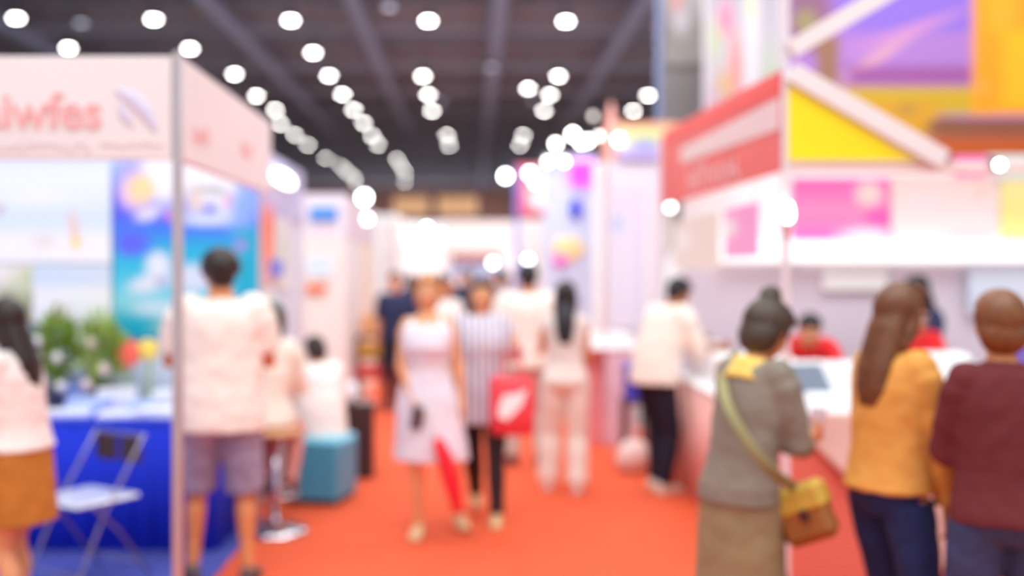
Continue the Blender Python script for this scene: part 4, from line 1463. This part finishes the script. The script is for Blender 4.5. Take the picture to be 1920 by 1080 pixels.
goods('paper_cup', 'white round tub on the demonstration counter in front of the taupe shirt', 'tub', 1.70, 5.76, ZC, (.10, .10, .13), BRW, 0)
goods('snack_tub', 'small amber tub at the corner of the demonstration counter', 'tub', 1.665, 5.66, ZC, (.075, .075, .08), mat('tub_amber', '#F2A632', .4, var=.1), 0)
t = thing('tablet_display', 'grey tilted display screen lying on the demonstration counter', 'screen', (1.93, 6.08, ZC), .25)
Rt = Matrix.Rotation(math.radians(38), 3, 'X')
m = MB(); m.box(Vector((0, 0, .125)), (.22, .02, .22), M=Matrix.Rotation(math.radians(-42), 3, 'X'), bev=.008); m.build('screen', mat('screen_slate', '#7C8494', .3, var=.12, scale=5), t)
m = MB(); m.box(Vector((0, .012, .123)), (.26, .016, .28), M=Matrix.Rotation(math.radians(-42), 3, 'X'), bev=.006); m.build('frame', BRW, t)
m = MB(); m.box((0, .08, .02), (.16, .14, .03), bev=.006); m.build('foot', BRW, t)
goods('white_carton', 'big white carton on the pink-skirted counter next to the man in cream', 'carton', 1.83, 7.33, .831, (.30, .3, .24), BRW, .1)
goods('white_carton', 'white carton at the near corner of the pink-skirted counter', 'carton', 1.80, 6.99, .831, (.28, .20, .16), BRW, -.15)
goods('white_carton', 'white carton at the far end of the pink-skirted counter', 'carton', 1.81, 8.9, .831, (.28, .3, .2), BRW, .2)
goods('white_carton', 'middle white carton of the pink-skirted counter', 'carton', 1.83, 8.2, .831, (.22, .26, .26), WHITE, .2)

# spotlights of the red stand
t = thing('spotlight', 'elongated white spotlight clipped to the corner post of the red fascia stand', 'spotlight', (1.575, 5.33, 1.935))
m = MB(); m.tube([(0, 0, .02), (0, -.005, 0), (0, -.01, -.03)], [.024, .026, .026], 14); m.build('bulb', lensm('tube_spot', 14, '#FFFFFF'), t, smooth=True)
m = MB(); m.tube([(0, .03, -.12), (0, .01, -.06), (0, 0, -.045)], [.018, .026, .030], 12, round_ends=False); m.build('lamp_shade', POSTW, t, smooth=True)
m = MB(); m.tube([(0, .025, -.10), (0, .05, -.14), (0, .07, -.15)], .007, 8); m.build('clamp', POSTW, t, smooth=True)
p = at(1873, 308, 5.35)
spotlight(p, (-.1, -1, -.3), .035, 14, 'round white spotlight under the fascia rail above the yellow poster', mount=(0, .06, .02))

# hanging artwork and towers high behind
p0, p1 = at(1478, 298, 10.2), at(2080, -60, 10.2)
st3 = stand('tall stand behind with a huge purple and orange printed hoarding')
W_, H_ = p1.x - p0.x, p1.z - p0.z
def UV(px, py):
    return ((px - 1478) / 602, (298 - py) / 358)
def E(px, py, rx, ry, c_, soft=.2, ang=0):
    u, v = UV(px, py)
    return ('e', u, v, rx / 602, ry / 358, c_, soft, ang)
def Rr(x0, y0, x1, y1, c_, soft=.15):
    u0, v1 = UV(x0, y0); u1, v0 = UV(x1, y1)
    return ('r', u0, v0, u1, v1, c_, soft)
art('printed_picture', W_, H_, '#AC78C4', [
    Rr(1478, -60, 1560, 100, '#8A5C78', .4), E(1510, 40, 30, 30, '#9A8A5A', .6), E(1570, 20, 40, 30, '#A05A6E', .8),
    Rr(1560, -60, 1840, 60, '#8C6AD0', .6), E(1700, 60, 150, 16, '#C888C4', .7, .35), E(1640, 110, 110, 14, '#DCA0B0', .7, .55), Rr(1590, 125, 1830, 160, '#9C5096', .5),
    Rr(1530, 70, 1572, 160, '#9A6B4E', .3), Rr(1478, 163, 1850, 215, '#CCA41C', .3), Rr(1478, 190, 1760, 260, '#D89A18', .5), E(1700, 205, 30, 14, '#B8863A', .7),
    Rr(1822, -60, 2080, 216, '#F59A00', .25), Rr(1850, -60, 1905, 60, '#F5A818', .6), Rr(1880, 60, 2080, 200, '#F8B404', .6), E(1840, 165, 20, 14, '#F2A43C', .6),
    Rr(1760, 222, 2080, 262, '#8C4E30', .3), E(1775, 240, 50, 22, '#8C5232', .4), Rr(1700, 258, 2080, 298, '#C05408', .3)], st3, thick=.03, n=110, loc=((p0.x + p1.x) / 2, 10.2, p0.z))
for x in (p0.x + .1, p1.x - .1):
    bpart(st3, 'post', POSTW, x - .04, x + .04, 10.25, 10.33, 0, p1.z)
bpart(st3, 'wall_panel', WHITE, p0.x, p1.x, 10.25, 10.29, 0, p0.z - .02)
GREYT = mat('tower_mesh_grey', '#746C6C', .6, var=.12, scale=1.2)
st4 = stand('tall grey tower standing behind the red fascia')
a, b = at(1240, 250, 13), at(1326, -60, 13)
bpart(st4, 'tower_panel', GREYT, a.x, b.x, 13, 13.3, 0, b.z)
bpart(st4, 'post', mat('post_blue_grey', '#7C88B0', .5, var=.05), a.x - .06, a.x, 12.98, 13.04, 0, b.z)
art('printed_picture', .5, .9, ['#8E8480', '#7E7470', '#9A9092'], [('e', .4, .6, .3, .3, '#B0A6AC', .8), ('e', .3, .85, .2, .2, '#C07878', .8)], st4, loc=((a.x + b.x) / 2, 12.97, 4.15))
st5 = stand('tall stand hung with a pastel poster collage between the grey tower and the hoarding')
a, b = at(1326, 250, 12.2), at(1482, -60, 12.2)
art('printed_picture', b.x - a.x, b.z - a.z, ['#C2AEB8', '#B4A0AA', '#BEB2BA', '#BAB0B8', '#ACA2AC'], [
    ('e', .10, .72, .12, .18, '#B8C09A', .8), ('e', .22, .85, .12, .16, '#E07A98', .8), ('e', .34, .55, .10, .30, '#F0867A', .8), ('e', .20, .45, .14, .14, '#CDA470', .8), ('e', .30, .30, .12, .10, '#F4BE5A', .8),
    ('e', .08, .30, .12, .16, '#CDA4B4', .8), ('e', .22, .22, .10, .12, '#A49C90', .8), ('r', .44, .0, .62, 1, '#D8CED2', .6), ('e', .75, .45, .14, .36, '#B4C4A6', .8), ('e', .52, .92, .1, .1, '#C8CC9E', .8), ('r', .86, .2, 1, 1, '#CFC2C8', .6)],
    st5, thick=.03, n=70, loc=((a.x + b.x) / 2, 12.2, a.z - .3))
bpart(st5, 'post', POSTW, a.x - .03, a.x + .03, 12.22, 12.28, 0, b.z)
bpart(st5, 'post', POSTW, b.x - .05, b.x + .03, 12.22, 12.28, 0, b.z)
spotlight(at(1275, 258, 12.85), (0, -1, -.3), .075, 3, 'warm lamp above the far end of the red fascia', col='#FFE2B0', mount=(0, .16, 0))
spotlight(at(1312, 268, 12.85), (0, -1, -.3), .05, 2.5, 'weaker warm lamp above the red fascia, toward the corner post', col='#FFE8C8', mount=(0, .16, 0))

# ================================================================== PEOPLE
def g(px, Y):
    return ((px - 885) * Y / FPX, Y, .001)


WS = cloth('white_shirt', '#FBEFE8', .03)
WS2 = cloth('warm_white', '#F8EADF', .03)
# A: woman in the mustard skirt
pa = person('dark-haired woman in a white blouse and mustard brown skirt by the blue table', g(40, 4.75), math.radians(78), H=1.50, skin='light', hair='long', hairc='dark', hairlen=.46, lean=.16, head=(.15, 0),
            feet={'R': (.09, .05, .08, 0), 'L': (-.10, -.06, .08, 0)}, arms={'R': ((.18, .25, -1), (-.1, 1, .05)), 'L': ((-.1, .35, -1), (.1, 1, .1))},
            top=dict(m=WS, len=.97, sleeve=.8, ease=.03, boxy=.4, arm_ease=.025, name='blouse'), bottom=dict(kind='skirt', m=cloth('mustard_brown', '#C07A2C'), hem=.60, w=.20, d=.17), shoes='#C9A27E')
# B: tall man from behind
pb = person('tall man in a long white shirt and grey patterned shorts, seen from behind', g(413, 5.6), math.radians(8), H=1.735, sex='m', skin='tan', hair='short', hairc='dark', lean=.06, head=(.12, .35), face=False, hairvol=1.22,
            feet={'R': (.145, -.04, .08, -.2), 'L': (-.145, .04, .08, .3)}, arms={'R': ((.22, .15, -1), (-.35, 1, .1)), 'L': ((-.30, .2, -1), (.1, 1, .15))},
            top=dict(m=WS2, len=.80, sleeve=.75, ease=.035, boxy=.8, arm_ease=.04, hem=.02), bottom=dict(kind='shorts', m=mat('shorts_plaid', '#9C94AE', .9, var=.22, scale=18), len=1.03, ease=.028, wide=.02), shoes='#5A4A48', build=1.08)
# C: woman on the bar stool
pc = person('woman in a loose cream blouse and pink trousers sitting on the bar stool reading', (-1.30, 6.74, .001), math.radians(-6), H=1.60, skin='light', hair='long', hairc='dark', hairlen=.42, lean=.22, head=(.30, 0), hipz=.77,
            feet={'R': (.09, .22, .28, 0), 'L': (-.07, .26, .28, 0)}, arms={'R': ((.15, .3, -1), (-.25, 1, .05)), 'L': ((-.1, .4, -1), (.3, 1, .05))},
            top=dict(m=cloth('cream', '#F4E2D0', .04), len=.90, sleeve=1.3, ease=.035, arm_ease=.03, name='blouse'), bottom=dict(kind='trousers', m=cloth('dusty_pink', '#DE9A8C'), ease=.012), shoes='#6A4A48')
c = pc['handR'].lerp(pc['handL'], .5)
t = thing('leaflet', 'open pale leaflet held by the woman on the bar stool', 'leaflet', c + Vector((.02, -.0, .0)), math.radians(-6))
m = MB(); m.box((-.075, .03, .012), (.15, .20, .004), M=Matrix.Rotation(.15, 3, 'Y')); m.build('page', PAPER, t)
m = MB(); m.box((.075, .03, .012), (.15, .20, .004), M=Matrix.Rotation(-.15, 3, 'Y')); m.build('page', PAPERB, t)
# D: seated on the ottoman
pd = person('dark-haired person in a white shirt sitting on the teal cube seat, turned from the aisle', (-1.09, 7.70, .001), math.radians(20), H=1.48, skin='tan', hair='bob', hairc='dark', lean=.38, head=(.25, .2), hipz=.60,
            feet={'R': (.13, .32, .09, 0), 'L': (-.13, .32, .09, 0)}, arms={'R': ((.25, .5, -1), (-.2, 1, -.1)), 'L': ((-.25, .5, -1), (.2, 1, -.1))}, face=False,
            top=dict(m=WS, len=.84, sleeve=.8, ease=.05, boxy=.7, arm_ease=.05), bottom=dict(kind='trousers', m=cloth('olive', '#77803C'), ease=.02), shoes='#B0623C')
# E: woman in white dress
pe = person('woman in a sleeveless white knee-length dress walking toward us with a phone', g(801, 6.65), math.radians(178), H=1.60, skin='light', hair='bob', hairc='blond', head=(0, .1), lean=-.02,
            feet={'R': (.05, .06, .08, -.1), 'L': (-.21, -.18, .09, .25)}, arms={'R': ((.10, .16, -1), (-.42, .36, -1)), 'L': ((-.22, -.06, -1), (-.12, .10, -1))},
            bottom=dict(kind='dress', m=cloth('white_dress', '#E6E0EA', .03), hem=.50, w=.26, d=.20, bodice=True, ease=.025, shift=(-.03, .0, 0)), shoes='#E0BE8E')
c = pe['handR']
o = B(-.036, .036, -.006, .006, -.075, .075, .005).build('mobile_phone', mat('phone_grey', '#5A5664', .3, .2, var=.05)); o.location = c + Vector((0.0, -.05, -.03)); o.rotation_euler = (.2, .2, 0)
tag(o, 'dark grey phone in the hand of the woman in the white dress', 'phone')
t = thing('folded_umbrella', 'bright red folded umbrella hanging beside the white dress', 'umbrella', (-.17, 6.42, .68))
m = MB(); m.tube([(-.03, 0, -.08), (.01, 0, -.18), (.05, 0, -.32), (.085, .0, -.48)], [.035, .05, .052, .03], 16); m.build('canopy', mat('umbrella_red', '#F01E30', .6, var=.08, scale=14), t, smooth=True)
m = MB(); m.tube([(-.03, 0, -.08), (-.05, 0, -.02), (-.075, 0, .02)], .012, 8); m.build('handle', POSTW, t, smooth=True)
m = MB(); m.tube([(-.075, 0, .02), (-.09, -.01, .06), (-.10, -.01, .10)], .005, 8); m.build('strap', POSTW, t, smooth=True)
m = MB(); m.tube([(.085, 0, -.48), (.09, 0, -.52)], .008, 8); m.build('tip', POSTW, t, smooth=True)
# F: woman with the red bag
STR = stripe_mat('blouse_striped', '#8E88A8', '#EFEAF0', 7.0)
pf = person('woman in a striped blouse and dark leggings walking toward us with a red bag', g(903, 7.0), math.radians(182), H=1.575, skin='light', hair='bob', hairc='dark', head=(0, -.05),
            feet={'R': (.03, -.30, .14, 0), 'L': (-.10, .13, .08, -.1)}, arms={'R': ((.25, .0, -1), (.1, .25, -1)), 'L': ((-.42, -.05, -1), (.1, 1, .55))},
            top=dict(m=STR, len=.70, sleeve=.95, ease=.035, boxy=.55, arm_ease=.03, name='blouse'), bottom=dict(kind='trousers', m=cloth('charcoal_brown', '#2E2428'), ease=.006), shoes='#D8B884')
# purple placket edges of the open cardigan
c = pf['elbowL']
t = thing('tote_bag', 'red shopping tote with a white arrow-like mark hanging from the forearm of the striped woman', 'bag', (.255, 6.74, .60), -.08)
m = MB(); m.loft([(Vector((0, 0, z)), Vector((1, 0, 0)), Vector((0, 1, 0)), a, b) for z, a, b in ((0, .115, .035), (.01, .135, .05), (.15, .145, .055), (.33, .14, .035), (.37, .135, .02))], 28)
m.build('bag_body', mat('bag_red', '#EC4450', .5, var=.06, scale=8), t, smooth=True)
m = MB(); m.prism([(-.09, .12), (-.03, .10), (.06, .19), (.10, .30), (.03, .27), (-.05, .26), (-.08, .20)], -.062, -.055)
m.build('logo', mat('mark_white', '#FDF4F4', .5, var=0), t)
m = MB()
m.tube([(-.07, 0, .36), (-.05, .0, .50), (.0, .01, .56), (.05, .0, .50), (.07, 0, .36)], .007, 8); m.build('handle', mat('bag_red', '#EE3440'), t, smooth=True)
# G: man in white from behind
pg = person('broad man in a white T-shirt seen from behind, beyond the striped woman', g(990, 9.0), math.radians(4), H=1.69, sex='m', skin='tan', hair='short', hairc='black', face=False, lean=.03,
            feet={'R': (.12, .0, .08, 0), 'L': (-.13, .05, .08, .1)}, arms={'R': ((.28, .1, -1), (0, .6, -1)), 'L': ((-.36, .05, -1), (.3, .5, -1))},
            top=dict(m=WS2, len=.84, sleeve=.8, ease=.04, boxy=.6, arm_ease=.035), bottom=dict(kind='trousers', m=cloth('stone_grey', '#CFC4BC'), ease=.02), shoes='#3A3440', build=1.15)
# H: long-haired woman from behind
ph = person('woman with long black hair in a pale top and beige trousers, seen from behind', g(1060, 7.9), math.radians(-8), H=1.55, skin='tan', hair='long', hairc='black', hairlen=.34, face=False, lean=.10, head=(-.05, -.2),
            feet={'R': (.10, -.05, .08, 0), 'L': (-.15, .06, .08, .15)}, arms={'R': ((.12, .12, -1), (-.1, .9, -.5)), 'L': ((-.26, .25, -1), (.1, 1, .2))},
            top=dict(m=cloth('pale_greige', '#E4D8D0', .04), len=.93, sleeve=.25, ease=.018, arm_ease=.012), bottom=dict(kind='trousers', m=cloth('beige', '#EEE4D8', .04), ease=.018, wide=.014), shoes='#F0E4DA')
# I: man bending over the counter
pi_ = person('man in a loose cream shirt and black trousers bending over the pink-skirted counter', g(1228, 7.9), math.radians(-62), H=1.62, sex='m', skin='deep', hair='short', hairc='black', lean=.42, head=(.3, 0),
             feet={'R': (.09, .02, .08, 0), 'L': (-.09, .08, .08, .1)}, arms={'R': ((.1, .55, -1), (-.1, 1, .0)), 'L': ((-.1, .6, -1), (.1, 1, .1))},
             top=dict(m=cloth('cream_linen', '#F6E8DA', .03), len=.86, sleeve=1.1, ease=.045, boxy=.6, arm_ease=.04, hem=.02), bottom=dict(kind='trousers', m=cloth('black_navy', '#17142A'), ease=.016), shoes='#E8D8C4')
# J: taupe shirt
pj = person('person in a taupe grey shirt with dark hair in a bun, head bowed', g(1388, 3.95), math.radians(-58), H=1.53, skin='tan', hair='bun', hairc='taupe', lean=.26, head=(.42, 0),
            feet={'R': (.11, -.02, .08, 0), 'L': (-.12, .03, .08, .1)}, arms={'R': ((.12, .22, -1), (-.45, 1, .05)), 'L': ((-.08, .3, -1), (.3, 1, .1))},
            top=dict(m=cloth('taupe', '#8C8072'), len=.88, sleeve=1.25, ease=.03, boxy=.3, arm_ease=.028), bottom=dict(kind='skirt', m=cloth('khaki_brown', '#96805E'), hem=.14, w=.23, d=.21, waist=1.0), shoes='#4A3A34', build=.95, hairvol=1.2)
m = MB()
sp1 = pj['spine'](1.43)
nc = pj['root']
Mi = pj['M'].inverted()
s0 = Mi @ sp1
m.loft([(s0 + Vector((0, -.015, -.045 + .022 * k)), Vector((1, 0, 0)), Vector((0, 1, -.25)).normalized(), .118 - .013 * k + (.015 if k == 0 else 0), .108 - .011 * k) for k in range(5)], 24)
m.build('scarf', mat('scarf_yellow', '#F8CC68', .8, var=.1, scale=18), nc, smooth=True)
t = thing('crossbody_bag', 'mustard and brown crossbody bag at the hip of the person in taupe', 'bag', at(1508, 965, 3.84), math.radians(-35))
MUS = mat('bag_mustard', '#C9A13E', .6, var=.15, scale=10)
BRN = mat('bag_brown_leather', '#9A5E28', .5, var=.15, scale=10)
Rb = Matrix.Rotation(-.42, 3, 'Y')
m = MB(); m.box((0, 0, 0), (.20, .09, .20), M=Rb, bev=.028); m.build('bag_body', BRN, t, smooth=False)
m = MB(); m.box(Rb @ Vector((0, 0, .055)), (.215, .11, .11), M=Rb, bev=.022); m.build('flap', MUS, t)
m = MB(); m.box(Rb @ Vector((.02, -.062, .0)), (.03, .012, .04), M=Rb, bev=.004); m.build('buckle', mat('buckle_dark', '#4A1E28', .4, .3, var=0), t)
tl = t.location
sL = pj['shoulderL']; back = pj['spine'](1.25)
fwd = Vector((math.sin(math.radians(58)), math.cos(math.radians(58)), 0))
pts = [sL + Vector((0, 0, .075)) + fwd * .03, sL - fwd * .075 + Vector((.02, -.02, .01)), at(1368, 770, 3.79), at(1432, 868, 3.72), tl + Vector((-.04, -.02, .10))]
pts = [p_ - tl for p_ in pts]
Rz = Matrix.Rotation(math.radians(35), 3, 'Z')
sm_ = []
for i in range(len(pts) - 1):
    P0 = pts[max(0, i - 1)]; P1 = pts[i]; P2 = pts[i + 1]; P3 = pts[min(len(pts) - 1, i + 2)]
    for q in range(5):
        u_ = q / 5
        sm_.append(Rz @ (.5 * ((2 * P1) + (P2 - P0) * u_ + (2 * P0 - 5 * P1 + 4 * P2 - P3) * u_ ** 2 + (3 * P1 - P0 - 3 * P2 + P3) * u_ ** 3)))
sm_.append(Rz @ pts[-1])
m = MB(); m.tube(sm_, .020, 10, flat=.25, up=(0, 0, 1)); m.build('strap', mat('strap_olive', '#948A5C', .7, var=.1), t, smooth=True)
o = B(-.035, .035, -.006, .006, -.07, .07, .005).build('mobile_phone', mat('phone_rose', '#C9A8B0', .3, .1, var=.05)); c = pj['handR'].lerp(pj['handL'], .5); o.location = c + Vector((0, 0, .02)); o.rotation_euler = (-.7, 0, -.9)
tag(o, 'pale pink phone held in both hands by the person in taupe', 'phone')
# K: mustard sweater
pk = person('woman in a mustard sweater and navy jeans with long brown hair, standing at the counter', g(1668, 3.85), math.radians(-66), H=1.575, skin='tan', hair='long', hairc='brown', hairlen=.30, lean=.06, head=(.26, 0),
            feet={'R': (.15, -.02, .08, 0), 'L': (-.13, .10, .08, .1)}, arms={'R': ((.12, .20, -1), (.0, .22, -1)), 'L': ((-.1, .35, -1), (.1, 1, .1))},
            top=dict(m=cloth('mustard', '#E6A04C', .08), len=.93, sleeve=2, ease=.04, boxy=.5, arm_ease=.025, name='sweater'), bottom=dict(kind='trousers', m=cloth('navy_denim', '#1E2A5C', .15), ease=.008, name='jeans'), shoes='#D8D0D0', build=.92)
# L: maroon sweater
pl = person('woman with short brown hair in a maroon sweater and blue jeans, seen from behind', g(1884, 3.5), math.radians(-6), H=1.555, skin='tan', hair='bob', hairc='chestnut', face=False, lean=.08, head=(.12, 0),
            feet={'R': (.12, 0, .08, 0), 'L': (-.13, .03, .08, 0)}, arms={'R': ((.14, .2, -1), (-.3, 1, .2)), 'L': ((-.14, .2, -1), (.3, 1, .2))},
            top=dict(m=cloth('maroon', '#6A2428', .08), len=.90, sleeve=2, ease=.024, boxy=.55, arm_ease=.02, name='sweater'), bottom=dict(kind='trousers', m=cloth('denim_blue', '#3A456E', .15), ease=.014, name='jeans'), shoes='#3A3038', build=.97)
# staff behind the counter
person('attendant in a red polo shirt bending far over the demonstration counter from behind', (2.32, 7.52, .001), math.radians(172), H=1.50, skin='light', hair='short', hairc='black', lean=.95, head=(-.1, 0), sex='m',
       arms={'R': ((.2, .7, -.8), (-.2, 1, -.1)), 'L': ((-.2, .7, -.8), (.2, 1, -.1))},
       top=dict(m=cloth('staff_red', '#E8262C', .05), len=.9, sleeve=.8, ease=.03), bottom=dict(kind='trousers', m=cloth('black_navy', '#17142A'), ease=.012), shoes='#2A2426', detail=1.3)
person('attendant in a bright red top leaning across the counter between the two sweaters', (2.98, 7.25, .001), math.radians(165), H=1.50, skin='light', hair='short', hairc='dark', lean=.55, head=(.1, .2),
       arms={'R': ((.2, .5, -.9), (-.2, 1, -.2)), 'L': ((-.2, .5, -.9), (.2, 1, -.2))},
       top=dict(m=cloth('staff_red', '#E8262C'), len=.9, sleeve=.7, ease=.03), bottom=dict(kind='trousers', m=cloth('black_navy', '#17142A'), ease=.012), shoes='#2A2426', detail=1.3)
person('dark-haired attendant in a navy jacket standing behind the mustard sweater', (3.30, 7.8, .001), math.radians(120), H=1.60, skin='light', hair='long', hairc='black', hairlen=.3, lean=.12, head=(.2, 0),
       arms={'R': ((.1, .4, -.9), (-.2, 1, -.1)), 'L': ((-.2, .4, -.9), (.2, 1, -.1))},
       top=dict(m=cloth('navy', '#232A4E', .06), len=.9, sleeve=2, ease=.03, name='jacket'), bottom=dict(kind='trousers', m=cloth('black_navy', '#17142A'), ease=.012), shoes='#2A2426', detail=1.3)
person('seated attendant in a cherry red top behind the pink-skirted counter', (2.50, 9.3, .001), math.radians(150), H=1.58, skin='light', hair='short', hairc='blond', hipz=.72, lean=.2,
       feet={'R': (.1, .4, .09, 0), 'L': (-.1, .4, .09, 0)}, arms={'R': ((.2, .5, -.9), (-.2, 1, -.1)), 'L': ((-.2, .5, -.9), (.2, 1, -.1))},
       top=dict(m=cloth('staff_red', '#E8262C'), len=.9, sleeve=.7, ease=.03), bottom=dict(kind='trousers', m=cloth('black_navy', '#17142A'), ease=.012), shoes='#2A2426', detail=1.3)
t = thing('stool', 'plain white stool under the seated attendant', 'stool', (2.50, 9.3, .001))
m = MB(); m.lathe((0, 0, 0), [(.16, .56), (.17, .58), (.16, .61)], 20); m.build('seat', WHITE, t, smooth=True)
for a in (0.8, 2.4, 4.0, 5.5):
    m = MB(); m.tube([(.15 * math.cos(a), .15 * math.sin(a), 0.005), (.12 * math.cos(a), .12 * math.sin(a), .57)], .013, 8); m.build('leg', WHITE, t)

# the distant crowd
crowd = [
    (742, 12.5, 175, 1.62, 'm', 'short', 'black', 'navy', '#232A4E', 'black_navy', '#17142A', 'man in dark clothes standing beyond the yellow goods rack'),
    (836, 11.5, 185, 1.56, 'f', 'bob', 'dark', 'pale_greige', '#E4D8D0', 'black_navy', '#17142A', 'person in a pale top walking between the two women in front'),
    (940, 16.0, 5, 1.66, 'm', 'short', 'black', 'soft_grey', '#9A949C', 'black_navy', '#17142A', 'man in a grey shirt further down the aisle behind the broad man'),
    (868, 19.0, 180, 1.62, 'm', 'short', 'black', 'navy', '#232A4E', 'black_navy', '#17142A', 'dark-clothed man in mid-aisle, seen between the two women'),
    (770, 17.0, 0, 1.60, 'f', 'long', 'black', 'plum', '#5A3A68', 'black_navy', '#17142A', 'woman in a plum top walking away beyond the white dress'),
    (885, 24.0, 10, 1.68, 'm', 'short', 'dark', 'soft_grey', '#9A949C', 'stone_grey', '#CFC4BC', 'distant man in grey over the shoulder of the striped woman'),
    (920, 27.0, 170, 1.60, 'f', 'long', 'dark', 'rust', '#A85A44', 'black_navy', '#17142A', 'distant woman in a rust top above the striped woman'),
    (876, 31.0, 180, 1.64, 'm', 'short', 'black', 'pale_greige', '#E4D8D0', 'black_navy', '#17142A', 'distant person in pale clothes at the far end of the aisle'),
    (826, 20.5, 0, 1.62, 'f', 'bob', 'black', 'navy', '#232A4E', 'black_navy', '#17142A', 'distant woman in navy beyond the woman in the white dress'),
    (950, 22.0, 0, 1.60, 'f', 'bob', 'dark', 'rust', '#A85A44', 'black_navy', '#17142A', 'distant woman in rust beside the head of the broad man'),
]
for px, Y, rz, H, sx_, hr, hc_, tn, tc_, bn, bc_, lab in crowd:
    person(lab, g(px, Y), math.radians(rz), H=H, sex=sx_, hair=hr, hairc=hc_, hairlen=.3,
           feet={'R': (.10, -.08, .09, 0), 'L': (-.10, .12, .08, 0)},
           top=dict(m=cloth(tn, tc_), len=.88, sleeve=.9, ease=.03, boxy=.3), bottom=dict(kind='trousers', m=cloth(bn, bc_), ease=.014), shoes='#3A3038', detail=1.8, group=None)
